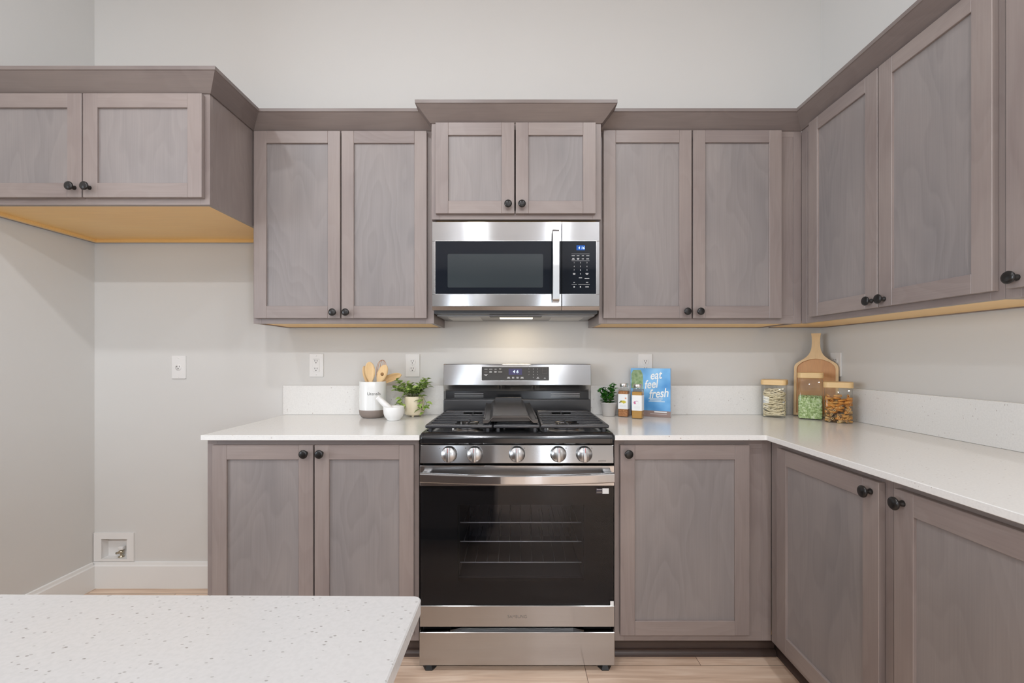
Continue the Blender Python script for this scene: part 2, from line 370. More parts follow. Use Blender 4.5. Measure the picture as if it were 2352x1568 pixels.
# ------------------------------------------------------------------ cabinets
def knob_mesh():
    b = MB(); b.lathe([(.0001, 0), (.0085, 0), (.0085, -.002), (.007, -.006), (.005, -.010), (.005, -.014), (.009, -.018), (.0165, -.0215), (.0170, -.0245), (.0155, -.027), (.010, -.0290), (.0001, -.0295)], KNOBM, 24, axis='y', cap=False)
    return b
KN = knob_mesh().build('knob'); KNMESH = KN.data; bpy.data.objects.remove(KN)
def door(parent, x0, x1, z0, z1, yf, kx, kz, st=.057):
    """shaker door: face at y = yf, 2 cm thick, recessed panel, round knob"""
    b = MB(); y1 = yf+.0195
    b.box(x0, x0+st, yf, y1, z0, z1, WZ, .0012); b.box(x1-st, x1, yf, y1, z0, z1, WZ, .0012)
    b.box(x0+st, x1-st, yf, y1, z0, z0+st, WX, .0012); b.box(x0+st, x1-st, yf, y1, z1-st, z1, WX, .0012)
    d = b.build('door', parent)
    p = MB(); p.box(x0+st-.003, x1-st+.003, yf+.0085, yf+.0145, z0+st-.003, z1-st+.003, WP); p.build('panel', d)
    k = bpy.data.objects.new('knob', KNMESH); C.objects.link(k); k.parent = d; k.location = (kx, yf, kz)
    return d
def cabinet(name, label, loc, rz, x0, x1, dep, z0, z1, doors, fx=None, base=False, stiles=(), rec=.004, nail=False, group=None, kick_x1=None):
    """local x across, front towards -y. doors: (x0,x1,z0,z1,knob x,knob z)"""
    t = thing(name, label, 'cabinet', loc, rz, group)
    fx = fx or (x0, x1); yb, yf = -.002, -dep
    zc = .102 if base else z0
    c = MB(); th = .016
    c.box(x0, x0+th, yf+.019, yb, zc, z1, WZ); c.box(x1-th, x1, yf+.019, yb, zc, z1, WZ)
    c.box(x0+th, x1-th, yb-.008, yb, zc, z1, WZ)
    if not base: c.box(x0+th, x1-th, yf+.019, yb-.008, z1-th, z1, WX)
    c.build('carcass', t)
    m = MB(); m.box(x0+th, x1-th, yf+.019, yb-.008, zc+rec, zc+rec+.012, MAPLE)
    if nail:
        m.box(x0+th, x1-th, yb-.028, yb-.008, zc, zc+rec, MAPLE); m.box(x0+th, x0+th+.02, yf+.019, yb-.028, zc, zc+rec, MAPLE)
    m.build('bottom_panel', t)['label'] = 'honey coloured maple underside'
    f = MB(); w = .038
    f.box(fx[0], fx[0]+w, yf, yf+.019, zc, z1, WZ, .0006); f.box(fx[1]-w, fx[1], yf, yf+.019, zc, z1, WZ, .0006)
    f.box(fx[0]+w, fx[1]-w, yf, yf+.019, zc, zc+w, WX, .0006); f.box(fx[0]+w, fx[1]-w, yf, yf+.019, z1-w, z1, WX, .0006)
    for a, b2 in stiles: f.box(a, b2, yf, yf+.019, zc+w, z1-w, WZ, .0006)
    f.build('face_frame', t)
    if base:
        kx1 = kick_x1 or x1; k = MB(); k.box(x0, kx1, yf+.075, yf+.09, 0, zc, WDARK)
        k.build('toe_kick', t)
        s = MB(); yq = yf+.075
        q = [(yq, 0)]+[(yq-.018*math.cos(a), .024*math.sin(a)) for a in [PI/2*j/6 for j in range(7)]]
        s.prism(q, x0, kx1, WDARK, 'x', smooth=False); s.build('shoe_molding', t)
    for d in doors: door(t, d[0], d[1], d[2], d[3], yf-.020, d[4], d[5])
    return t
UZ0, UZ1, UD0, UD1 = 1.382, 2.286, 1.405, 2.2685
KU = UD0+.026
cabinet('upper_cabinet', 'grey-brown upper cabinet over the fridge space, with maple underside', (0, 0, 0), 0, XL+.003, -1.2285, .595, 1.834, UZ1,
        [(-2.198, -1.7225, 1.857, 2.2685, -1.750, 1.894), (-1.7175, -1.2475, 1.857, 2.2685, -1.690, 1.894)], rec=.014, nail=True)
cabinet('upper_cabinet', 'tall grey-brown upper cabinet left of the microwave', (0, 0, 0), 0, -1.2265, -.387, .305, UZ0, UZ1,
        [(-1.213, -.816, UD0, UD1, -.843, KU), (-.810, -.417, UD0, UD1, -.783, KU)])
cabinet('upper_cabinet', 'short grey-brown cabinet directly above the microwave', (0, 0, 0), 0, -.3855, .3765, .372, 1.845, UZ1,
        [(-.3646, -.0125, 1.866, 2.2715, -.040, 1.902), (-.0068, .3500, 1.866, 2.2715, .021, 1.902)])
cabinet('upper_cabinet', 'tall grey-brown upper cabinet right of the microwave, against the back wall', (0, 0, 0), 0, .379, 1.300, .305, UZ0, UZ1,
        [(.397, .804, UD0, UD1+.003, .777, KU+.004), (.810, 1.219, UD0, UD1+.003, .837, KU+.004)], fx=(.379, 1.3217), stiles=((1.215, 1.2825),))
cabinet('upper_cabinet', 'grey-brown two-door upper cabinet on the right wall, nearest the corner', (XR, 0, 0), -PI/2, .002, 1.167, .298, UZ0, UZ1,
        [(.385, .7635, UD0, UD1+.003, .738, KU), (.7685, 1.152, UD0, UD1+.003, .794, KU)], fx=(.3055, 1.167), stiles=((.3436, .40),))
cabinet('upper_cabinet', 'grey-brown upper cabinet on the right wall, cut by the photo edge', (XR, 0, 0), -PI/2, 1.168, 1.75, .298, UZ0, UZ1,
        [(1.186, 1.732, UD0, UD1+.003, 1.213, KU)])
BZ1 = .9015
BD0, BD1 = .134, .8805
cabinet('base_cabinet', 'two-door grey-brown base cabinet left of the range', (0, 0, 0), 0, -1.2275, -.389, .61, 0, BZ1,
        [(-1.196, -.8005, BD0, BD1, -.828, .849), (-.7945, -.406, BD0, BD1, -.767, .849)], base=True)
cabinet('base_cabinet', 'single-door grey-brown base cabinet right of the range', (0, 0, 0), 0, .385, .985, .61, 0, BZ1,
        [(.4043, .911, BD0, BD1, .432, .849)], fx=(.385, 1.0065), base=True, kick_x1=1.062, stiles=((.905, .97),))
cabinet('base_cabinet', 'grey-brown base cabinet on the right run, beside the inside corner', (XR, 0, 0), -PI/2, .02, 1.181, .613, 0, BZ1,
        [(.680, 1.157, BD0, BD1, 1.130, .849)], fx=(.6115, 1.181), base=True, stiles=((.6496, .70),))
cabinet('base_cabinet', 'grey-brown base cabinet on the right run, nearest the camera', (XR, 0, 0), -PI/2, 1.182, 1.75, .613, 0, BZ1,
        [(1.206, 1.732, BD0, BD1, 1.233, .849)], base=True)

# crown mouldings: profile swept along the cabinet fronts with mitred corners
def crown(name, label, path):
    prof = [(.0, 2.276), (.004, 2.276), (.056, 2.333), (.060, 2.335), (.060, 2.349), (.0, 2.349)]
    b = bmesh.new(); P = [Vector(p) for p in path]; n = len(P); cols = []
    for i in range(n):
        ns = []
        if i > 0: d = (P[i]-P[i-1]).normalized(); ns.append(Vector((d.y, -d.x)))
        if i < n-1: d = (P[i+1]-P[i]).normalized(); ns.append(Vector((d.y, -d.x)))
        m = ns[0] if len(ns) == 1 else (ns[0]+ns[1])/(1+ns[0].dot(ns[1]))
        cols.append([b.verts.new((P[i].x+m.x*p, P[i].y+m.y*p, z)) for p, z in prof])
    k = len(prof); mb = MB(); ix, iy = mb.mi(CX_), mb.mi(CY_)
    for i in range(n-1):
        al = abs((P[i+1]-P[i]).x) > abs((P[i+1]-P[i]).y)
        for j in range(k):
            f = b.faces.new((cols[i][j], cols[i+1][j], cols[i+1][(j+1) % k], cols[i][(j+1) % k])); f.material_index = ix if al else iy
    b.faces.new(cols[0]); b.faces.new(cols[-1][::-1])
    bmesh.ops.recalc_face_normals(b, faces=b.faces)
    mb.bm.free(); mb.bm = b
    o = mb.build(name); tag(o, label, 'crown molding', None, 'thing')
g = .0012
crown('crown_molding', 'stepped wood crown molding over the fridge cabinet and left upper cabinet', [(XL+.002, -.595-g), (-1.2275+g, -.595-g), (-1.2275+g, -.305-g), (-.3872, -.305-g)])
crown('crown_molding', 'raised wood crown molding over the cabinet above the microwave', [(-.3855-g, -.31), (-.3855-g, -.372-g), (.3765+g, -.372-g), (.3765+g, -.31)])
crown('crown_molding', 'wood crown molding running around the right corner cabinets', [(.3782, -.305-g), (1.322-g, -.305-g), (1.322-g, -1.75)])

# ------------------------------------------------------------------ countertops and backsplashes
CT0, CT1 = .9025, .922
b = MB(); b.box(-1.229, -.3795, -.648, -.002, CT0, CT1, QUARTZ, .0015)
tag(b.build('countertop'), 'white speckled quartz countertop left of the range', 'countertop')
b = MB(); b.prism([(.3795, -.002), (.3795, -.648), (.966, -.648), (.966, -1.76), (XR-.002, -1.76), (XR-.002, -.002)], CT0, CT1, QUARTZ, 'z', .0015)
tag(b.build('countertop'), 'white speckled L-shaped quartz countertop right of the range', 'countertop')
b = MB(); b.box(-1.240, -.3885, -.020, -.001, CT1+.0005, 1.077, QUARTZ, .001)
tag(b.build('backsplash'), 'low white quartz backsplash left of the range', 'backsplash')
b = MB(); b.box(.3885, XR-.0215, -.020, -.001, CT1+.0005, 1.077, QUARTZ, .001)
tag(b.build('backsplash'), 'low white quartz backsplash right of the range, on the back wall', 'backsplash')
b = MB(); b.box(XR-.020, XR-.001, -1.76, -.001, CT1+.0005, 1.077, QUARTZ, .001)
tag(b.build('backsplash'), 'low white quartz backsplash along the right wall', 'backsplash')

# ------------------------------------------------------------------ island in the foreground
isl = thing('kitchen_island', 'kitchen island with white speckled quartz top in the left foreground', 'kitchen island', (-.119, -1.812, 0), math.radians(-.5))
b = MB(); b.prism(rrect(-2.3, 0, -.98, 0, .010), .9035, .922, QUARTZ2, 'z', .0015); b.build('countertop', isl)
b = MB(); b.box(-2.26, -.03, -.68, -.03, .1, .903, WX); b.build('base', isl)
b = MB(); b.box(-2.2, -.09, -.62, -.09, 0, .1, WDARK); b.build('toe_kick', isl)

# ------------------------------------------------------------------ gas range
RD = .644            # front plane of the doors
rg = thing('gas_range', 'stainless steel gas range with black cooktop, between the base cabinets', 'range', (-.0005, -.33, 0))
O = .33              # local y = world y + O
def Y(d): return O-d
hw = .377
b = MB()
for a in ((-hw+.002, -.232, .598, .03, .03, .884), (.262, hw-.002, .598, .03, .03, .884), (-.232, .262, .598, .03, .03, .352), (-.232, .262, .598, .03, .648, .884), (-.232, .262, .20, .03, .352, .648)): b.box(a[0], a[1], Y(a[2]), Y(a[3]), a[4], a[5], ENAMEL2)
b.build('body', rg)
# cooktop tray with rounded front and recessed basin
ct = MB()
prof = [(Y(.05), .888), (Y(.648), .888), (Y(.650), .892)]
for k in range(8):
    a = PI/2*k/7; prof.append((Y(.650)+.022*(1-math.cos(a)), .909+.022*math.sin(a)))
prof += [(Y(.603), .931), (Y(.597), .919), (Y(.105), .919), (Y(.100), .931), (Y(.05), .931)]
ct.prism(prof, -hw+.012, hw-.012, ENAMEL, 'x', smooth=False)
for sx in (-1, 1):
    e = [(Y(.05), .888), (Y(.648), .888), (Y(.650), .892)]
    for k in range(8):
        a = PI/2*k/7; e.append((Y(.650)+.022*(1-math.cos(a)), .909+.022*math.sin(a)))
    e += [(Y(.05), .931)]
    bb = bmesh.new(); x0, x1 = (hw-.0135, hw) if sx > 0 else (-hw, -hw+.0135)
    n = len(e); v0 = [bb.verts.new((x0, p[0], p[1])) for p in e]; v1 = [bb.verts.new((x1, p[0], p[1])) for p in e]
    bb.faces.new(v0); bb.faces.new(v1[::-1])
    for i in range(n): bb.faces.new((v0[i], v1[i], v1[(i+1) % n], v0[(i+1) % n]))
    bmesh.ops.recalc_face_normals(bb, faces=bb.faces)
    side = [ed for ed in bb.edges if all(abs(v.co.x-(x1 if sx > 0 else x0)) < 1e-6 for v in ed.verts)]
    bmesh.ops.bevel(bb, geom=side, offset=.008, segments=3, affect='EDGES', profile=.5)
    ct.add(bb, ENAMEL, False)
ct.build('cooktop', rg)
# burners
for bx, bd, br in ((-.205, .505, .050), (-.215, .235, .042), (.003, .36, .048), (.205, .505, .062), (.215, .235, .045)):
    b = MB(); b.lathe([(.001, .9192), (br*1.25, .9192), (br*1.2, .922), (br*.95, .9235), (br*.95, .9285), (.001, .929)], STEELD, 28, T(bx, Y(bd), 0), cap=False)
    o = b.build('burner', rg)
    b = MB(); b.lathe([(.001, .929), (br*.88, .929), (br*.9, .932), (br*.82, .936), (.001, .937)], IRON, 28, T(bx, Y(bd), 0), cap=False); b.build('burner_cap', o)
    b = MB(); b.box(bx-br*1.35, bx-br*1.2, Y(bd)-.004, Y(bd)+.004, .9192, .938, PLASTIC, .001); b.build('igniter', o)
# grates
def grate(x0, x1, heads, gap=.045):
    b = MB(); zt = .9565; bars = 8
    b.box(x0, x1, Y(.607), Y(.590), zt-.014, zt, IRON, .005, 3)
    b.box(x0, x1, Y(.118), Y(.106), zt-.014, zt, IRON, .004, 2)
    for xs in (x0, x1-.012): b.box(xs, xs+.012, Y(.590), Y(.117), zt-.014, zt, IRON, .004, 2)
    ds = [.14+.43*k/(bars-1) for k in range(bars)]
    for k, d in enumerate(ds):
        near = [h for h in heads if abs(h[1]-d) < .075]
        y = Y(d)
        if near and k not in (2, 5) and (k % 2 == 1 or abs(near[0][1]-d) < .034):
            hx = near[0][0]
            for a, c in ((x0+.008, hx-gap), (hx+gap, x1-.008)):
                if c-a > .01: b.box(a, c, y-.0040, y+.0040, zt-.009, zt, IRON, .003, 3)
        else: b.box(x0+.008, x1-.008, y-.0040, y+.0040, zt-.009, zt, IRON, .003, 3)
    for hx, hd in heads:
        for s in (-1, 1):
            b.box(hx-.004, hx+.004, min(Y(hd)+s*.028, Y(hd)+s*.085), max(Y(hd)+s*.028, Y(hd)+s*.085), zt-.012, zt, IRON, .002)
    for lx in (x0+.012, x1-.026):
        for ld in (.128, .592):
            b.box(lx, lx+.014, Y(ld)-.006, Y(ld)+.006, .9192, zt-.01, IRON, .002)
    return b.build('grate', rg)
grate(-.366, -.0985, [(-.205, .505), (-.215, .235)])
grate(-.0945, .0905, [])
grate(.0945, .366, [(.205, .505), (.215, .235)])
# backguard
bg = MB()
bg.prism([(Y(.02), 1.192), (Y(.078), 1.192), (Y(.082), 1.190), (Y(.095), 1.084), (Y(.093), 1.081), (Y(.072), 1.051), (Y(.02), 1.051)], -.379, .379, STEEL, 'x', .0012)
bgo = bg.build('backguard', rg)
b = MB(); b.box(-.372, .372, Y(.062), Y(.02), 1.010, 1.0505, ENAMEL); vo = b.build('vent_slot', rg)
for s in (-1, 1):
    b = MB(); b.box(min(s*.17, s*.33), max(s*.17, s*.33), Y(.0628), Y(.0622), 1.017, 1.039, ENAMEL)
    for k in range(3): b.box(min(s*.175, s*.325), max(s*.175, s*.325), Y(.065), Y(.0625), 1.019+k*.008, 1.0225+k*.008, STEELD)
    b.build('louver', vo)
b = MB(); b.box(-.378, .378, Y(.095), Y(.02), .9385, 1.010, ENAMEL2, .005, 3); b.build('back_panel', rg)
# slanted frame on the backguard face: origin at the panel top edge
tilt = math.atan2(.013, .106)
BGM = T(0, Y(.0824), 1.187) @ RX(-tilt) @ FRONT          # drawing plane: x across, y up, z out
k_ = 1/math.cos(tilt)
def up(z): return (z-1.187)*k_
dp = MB(); dp.prism(rrect(-.1845, .1665, up(1.1045), up(1.1785), .004), .0003, .0013, BORDER, 'z', M=BGM)
dp.prism(rrect(-.1815, .1635, up(1.1070), up(1.1762), .003), .0010, .0020, PANELB, 'z', M=BGM); dpo = dp.build('control_display', bgo)
zt_ = .0023
def mark_row(mb, cx, cy, w, h, m=MARK, M=BGM, z=zt_):
    mb.prism([(cx-w/2, cy-h/2), (cx+w/2, cy-h/2), (cx+w/2, cy+h/2), (cx-w/2, cy+h/2)], z-.0001, z+.0001, m, 'z', M=M)
d = MB()
sx = .345/1912; # close-up pixel to metre
def dx(px): return -.1815+(px-205)*sx
def dy(py): return up(1.1762)-(py-150)*sx*.97
for px, py, w in ((322, 217, 92), (460, 217, 98), (596, 217, 62), (728, 207, 60), (728, 230, 40), (322, 298, 88), (456, 286, 70), (456, 310, 74), (594, 284, 70), (594, 308, 64), (728, 297, 112), (322, 372, 108), (322, 398, 64),
                  (968, 455, 66), (968, 484, 90), (1097, 455, 60), (1097, 484, 60), (1224, 455, 66), (1224, 484, 62), (1352, 455, 74), (1352, 484, 92), (1800, 458, 40), (1800, 488, 78), (1998, 466, 18), (1998, 488, 56)):
    d = MB(); mark_row(d, dx(px), dy(py), w*sx, 14*sx, MARKD if py in (298, 230) else MARK); d.build('printed_mark', dpo)
d = MB()
for yy in (180, 265, 345): mark_row(d, dx(1995), dy(yy), 130*sx, 3*sx, MARKD)
for xx in (1930, 2060): mark_row(d, dx(xx), dy(262), 3*sx, 165*sx, MARKD)
d.build('printed_frame', dpo)
for n_, (px, py) in {'1': (1547, 212), '2': (1670, 212), '3': (1795, 212), '4': (1547, 297), '5': (1670, 297), '6': (1795, 297), '7': (1547, 378), '8': (1670, 378), '9': (1795, 378), '0': (1670, 460)}.items():
    text_mesh(n_, 42*sx, MARK, 'key_number', dpo, BGM @ T(dx(px), dy(py), zt_))
d = MB(); d.prism([(dx(970), dy(385)), (dx(1350), dy(385)), (dx(1350), dy(200)), (dx(970), dy(200))], .0019, .0023, LCDV, 'z', M=BGM); do = d.build('clock_screen', dpo)
text_mesh('4 6', 125*sx, LCDW, 'clock_digits', dpo, BGM @ T(dx(1168), dy(292), .0026), shear=.12, offset=.0002)
# control panel and knobs
b = MB(); b.prism([(Y(.60), .8855), (Y(.640), .8855), (Y(.644), .883), (Y(.650), .8145), (Y(.60), .8145)], -hw+.002, hw-.003, STEEL, 'x', .001); b.build('control_panel', rg)
ptilt = math.atan2(.006, .0685)
for kx in (-.2635, -.1640, -.0003, .1595, .2595):
    M = T(kx, Y(.6475), .8495) @ RX(-ptilt)
    b = MB(); b.lathe([(.001, 0), (.0315, 0), (.0315, -.004), (.029, -.006), (.0285, -.022), (.0265, -.025), (.001, -.0255)], STEELB, 36, M, axis='y', cap=False)
    ko = b.build('knob', rg)
    b = MB(); b.box(-.0072, .0072, -.036, -.0245, -.0275, .0275, STEELB, .0015, 2, M); b.build('grip', ko)
    b = MB(); b.box(-.0007, .0007, -.0365, -.0359, .008, .026, RED, 0, 1, M); b.build('pointer', ko)
for kx in (-.30, -.20, .03, .19, .29):
    d = MB(); d.lathe([(.0001, -.0005), (.0018, -.0005), (.0018, 0)], MARKD, 10, T(kx, Y(.6462), .872) @ RX(-ptilt), axis='y', cap=False); d.build('printed_mark', rg)
d = MB(); d.box(.315, .345, Y(.6505), Y(.6488), .8225, .8245, MARKD); d.build('printed_mark', rg)
# dark gap, oven door
MATTE = mat('matte_black', (.008, .008, .008, 1), .8, 0, .15)
for z0_, z1_ in ((.655, .8145), (.17, .345)):
    b = MB(); b.box(-hw+.004, hw-.004, Y(.61), Y(.5985), z0_, z1_, MATTE); b.build('door_gap', rg)
od = bpy.data.objects.new('oven_door', None)
dm = MB()
dm.box(-.3785, .3785, Y(RD), Y(.612), .7245, .8035, STEEL, .002)
dm.box(-.3785, .3785, Y(RD), Y(.612), .1765, .2588, STEEL, .002)
dm.box(-.3760, -.232, Y(.634), Y(.612), .2588, .7245, MATTE); dm.box(.262, .3760, Y(.634), Y(.612), .2588, .7245, MATTE)
dm.box(-.232, .262, Y(.634), Y(.612), .2588, .352, MATTE); dm.box(-.232, .262, Y(.634), Y(.612), .648, .7245, MATTE)
odo = dm.build('oven_door', rg)
b = MB(); b.box(-.3765, .3765, Y(.642), Y(.6345), .2592, .7242, OVENGLASS); b.build('glass', odo)['label'] = 'dark oven glass'
# towel-bar handle, bowed outward
hn = 24; pts = []
hb = bmesh.new(); rings = []
for i in range(hn+1):
    s = -1+2*i/hn; x = s*.368; out = .683+.022*(1-s*s)
    zc = .768-.0035*(1-s*s)
    cs = rrect(-.010, .010, -.0185, .0185, .005, 3)
    rings.append([hb.verts.new((x, Y(out)-p[0], zc+p[1])) for p in cs])
n = len(rings[0])
for i in range(hn):
    for k in range(n): hb.faces.new((rings[i][k], rings[i+1][k], rings[i+1][(k+1) % n], rings[i][(k+1) % n]))
hb.faces.new(rings[0]); hb.faces.new(rings[-1][::-1])
b = MB(); b.add(hb, STEEL, False)
for sx_ in (-1, 1): b.box(min(sx_*.335, sx_*.366), max(sx_*.335, sx_*.366), Y(.683), Y(RD-.001), .752, .784, STEELB, .004, 2)
b.build('handle', odo)
for a in (-.115, .03):
    d = MB(); d.box(a, a+.085, Y(RD+.0006), Y(RD-.0005), .765, .7665, BLACKP); d.build('door_vent', odo)
text_mesh('SAMSUNG', .0165, MARKD, 'maker_lettering', odo, T(.0005, Y(RD+.0003), .2166) @ FRONT)
b = MB(); b.box(.3077, .332, Y(.6428), Y(.6424), .694, .715, mat('sticker_violet', lin(58, 52, 62), .4)); b.box(.335, .3565, Y(.6432), Y(.6424), .694, .715, PAPER); b.box(.330, .337, Y(.6428), Y(.6424), .694, .715, PAPER)
b.box(.310, .3135, Y(.6431), Y(.6427), .7085, .7125, MARK); b.box(.3150, .3315, Y(.6431), Y(.6427), .709, .7115, MARK); b.box(.309, .3315, Y(.6431), Y(.6427), .6975, .7025, MARKD); b.build('sticker', odo)
b = MB(); b.box(.3625, .3755, Y(.6432), Y(.6425), .2595, .2765, PAPER); b.build('sticker', odo)
# oven cavity and racks behind the glass
cv = MB()
CX0, CX1, CZ0, CZ1 = -.232, .262, .352, .648
for zr in (.563, .487, .4035):
    rk = MB()
    rk.tube([(CX0+.004, Y(.590), zr), (CX1-.004, Y(.590), zr)], .0022, RACK, 8)
    for k in range(11):
        xx = CX0+.02+(CX1-CX0-.04)*k/10
        rk.tube([(xx, Y(.590), zr+.003), (xx, Y(.22), zr+.003)], .0016, RACKD, 6)
    rk.build('oven_rack', rg)
# drawer with shadow gap, feet
b = MB(); b.box(-.3795, .3795, Y(RD), Y(.602), .0265, .156, STEEL, .002)
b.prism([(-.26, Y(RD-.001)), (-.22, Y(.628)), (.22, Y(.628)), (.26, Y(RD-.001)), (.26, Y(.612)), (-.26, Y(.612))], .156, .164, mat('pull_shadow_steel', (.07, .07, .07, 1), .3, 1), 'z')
b.build('drawer', rg)
for fx_ in (-.345, .345):
    for fd in (.60, .10):
        b = MB(); b.lathe([(.001, 0), (.026, 0), (.027, .004), (.020, .016), (.012, .031), (.001, .031)], BLACKP, 6, T(fx_, Y(fd+.012 if fd > .3 else fd), 0), smooth=False, cap=False); b.build('foot', rg)

# griddle lying askew on the middle grate
gd = MB(); gw, fl = .1105, .026
sec = [(-gw, 0), (-gw+fl-.006, 0), (-gw+fl+.016, .021), (gw-fl-.016, .021), (gw-fl+.006, 0), (gw, 0), (gw, .013), (gw-fl, .013), (gw-fl-.014, .031), (-gw+fl+.014, .031), (-gw+fl, .013), (-gw, .013)]
gd.prism(sec, -.225, .225, IRON2, 'y', .0012)
gd.prism([(-gw+fl+.016, .021), (gw-fl-.016, .021), (gw-fl-.018, .046), (-gw+fl+.022, .046)], .205, .213, IRON2, 'y', .0012)
for sx_ in (-1, 1):
    gd.prism([(sx_*(gw-.008), .012), (sx_*(gw-.001), .012), (sx_*(gw-.001), .017), (sx_*(gw-.008), .017)], -.19, .22, IRON2, 'y', .001)
gd.prism([(-gw+fl+.004, .004), (gw-fl-.004, .004), (gw-fl-.016, .022), (-gw+fl+.016, .022)], -.205, -.198, ENAMEL2, 'y')
o = gd.build('griddle', loc=(-.036, -.378, .9725), rot=(math.radians(2.6), 0, math.radians(2.5)))
tag(o, 'black cast-iron griddle lying askew on the middle grate of the range', 'griddle')

# ------------------------------------------------------------------ over-the-range microwave
MX0, MX1, MD = -.3815, .3685, .384
mw = thing('microwave', 'stainless over-the-range microwave with dark glass door', 'microwave', (-.0065, 0, 1.417))
ox, oz = .0065, -1.417
def mb_(mb, x0, x1, d0, d1, z0, z1, m, bev=0, seg=1): mb.box(x0+ox, x1+ox, -d1, -d0, z0+oz, z1+oz, m, bev, seg)
b = MB(); mb_(b, MX0+.004, MX1-.004, .004, .352, 1.424, 1.8305, ENAMEL2); b.build('body', mw)
XS = .1990
def facepanel(x0, x1, name, wx0, wx1):
    b = MB()
    mb_(b, x0, x1, .354, MD, 1.7445, 1.8315, STEEL, .0015); mb_(b, x0, x1, .354, MD, 1.4535, 1.5075, STEEL, .0015)
    if wx0-x0 > .002: mb_(b, x0, wx0, .354, MD, 1.5075, 1.7445, STEEL, .0015)
    if x1-wx1 > .002: mb_(b, wx1, x1, .354, MD, 1.5075, 1.7445, STEEL, .0015)
    b.prism([(-.354, 1.4535+oz), (-MD, 1.4535+oz), (-MD+.010, 1.4365+oz), (-.354, 1.4365+oz)], x0+ox, x1+ox, STEEL, 'x')
    return b.build(name, mw)
dr = facepanel(MX0, XS-.001, 'door', -.3665, XS-.001)
b = MB(); mb_(b, -.3665, XS-.0015, .358, MD-.0012, 1.5078, 1.7442, GLASSB); wo = b.build('window', dr)
b = MB(); b.prism(rrect(-.3115+ox, .1155+ox, 1.5374+oz, 1.6873+oz, .006), MD-.0008, MD-.0004, GREYG, 'z', M=Matrix(((1, 0, 0, 0), (0, 0, -1, 0), (0, 1, 0, 0), (0, 0, 0, 1)))); b.build('mesh_screen', wo)
b = MB()
for z in (1.7445, 1.5070): mb_(b, -.3680, XS-.0012, MD-.001, MD+.0006, z, z+.0012, BORDER)
mb_(b, -.3680, -.3665, MD-.001, MD+.0006, 1.5075, 1.7450, BORDER); b.build('bezel', dr)
hb = MB(); pts = []
hp = [(.002, 1.789), (.034, 1.787), (.040, 1.778), (.043, 1.70), (.044, 1.63), (.043, 1.56), (.040, 1.480), (.034, 1.471), (.002, 1.469)]
outer = [(-MD-d_, z+oz) for d_, z in hp]; inner = [(-MD-max(d_-.012, .001), z+oz+(-.012 if z > 1.62 else .012)) for d_, z in hp[1:-1]][::-1]
poly = outer+[(-MD-.001, 1.481+oz)]+[(-MD-.026, 1.483+oz), (-MD-.031, 1.60+oz), (-MD-.031, 1.66+oz), (-MD-.026, 1.775+oz)]+[(-MD-.001, 1.777+oz)]
hb.prism(poly, .1555+ox, .1855+ox, STEELB, 'x', .0012); hb.build('handle', dr)
cp = facepanel(XS+.001, MX1, 'control_panel', XS+.001, .3530)
b = MB(); mb_(b, XS+.0015, .3530, .358, MD-.0012, 1.5078, 1.7442, GLASSB); kp = b.build('keypad', cp)
b = MB()
for z in (1.7445, 1.5070): mb_(b, XS+.0012, .3545, MD-.001, MD+.0006, z, z+.0012, BORDER)
mb_(b, .3530, .3545, MD-.001, MD+.0006, 1.5075, 1.7450, BORDER); b.build('bezel', cp)
sc = .1525/585  # close-up pixel to metre
def kx(px): return .2005+ox+(px-30)*sc
def kz(py): return 1.7438+oz-(py-360)*(.2356/818)
KM = lambda px, py, dz=0: T(kx(px), -MD+.0008-dz, kz(py)) @ FRONT
b = MB(); b.box(kx(278), kx(424), -MD+.0006, -MD+.0011, kz(498), kz(422), LCDB); b.build('clock_screen', kp)
text_mesh('4 16', .0165, LCDW, 'clock_digits', kp, KM(362, 463, .0004), shear=.12, offset=.00015)
b = MB()
for px, py, w, h in ((348, 555, 310, 3), (348, 661, 310, 3), (238, 1031, 88, 3), (408, 1031, 196, 3),
                     (222, 584, 56, 10), (305, 584, 46, 10), (388, 584, 36, 10), (472, 584, 52, 10), (224, 626, 34, 9), (224, 642, 52, 9), (305, 626, 40, 9), (305, 642, 32, 9), (388, 632, 34, 10), (470, 632, 48, 10),
                     (238, 858, 40, 9), (238, 874, 36, 9), (458, 858, 50, 9), (458, 874, 36, 9), (346, 926, 56, 10), (458, 936, 80, 11), (238, 998, 24, 9), (460, 997, 38, 10), (238, 1067, 22, 18), (346, 1067, 20, 20), (460, 1067, 58, 10)):
    b = MB(); b.box(kx(px-w/2), kx(px+w/2), -MD+.0007, -MD+.0011, kz(py+h/2), kz(py-h/2), MARK); b.build('printed_mark', kp)
for n_, (px, py) in {'1': (238, 692), '2': (346, 692), '3': (458, 692), '4': (238, 750), '5': (346, 750), '6': (458, 750), '7': (238, 807), '8': (346, 807), '9': (458, 807), '0': (346, 866)}.items():
    text_mesh(n_, .0078, MARK, 'key_number', kp, KM(px, py, .0004), offset=.00012)
b = MB(); mb_(b, MX0+.006, MX1-.006, .004, .285, 1.4185, 1.4235, STEELD)
mb_(b, -.13, .115, .235, .30, 1.4165, 1.4184, BLACKP); vp = b.build('vent_panel', mw)
for x0 in (-.335, .165):
    b = MB(); mb_(b, x0, x0+.155, .05, .225, 1.4168, 1.4184, mat('filter_mesh', lin(215, 212, 208), .5)); b.build('grease_filter', mw)
b = MB(); mb_(b, -.085, .075, .15, .215, 1.4168, 1.4184, LAMPW); b.build('cooktop_lamp', mw)
ld = bpy.data.lights.new('cooktop_lamp_light', 'AREA'); ld.shape = 'RECTANGLE'; ld.size = .15; ld.size_y = .06; ld.energy = .35; ld.color = (1, .8, .55)
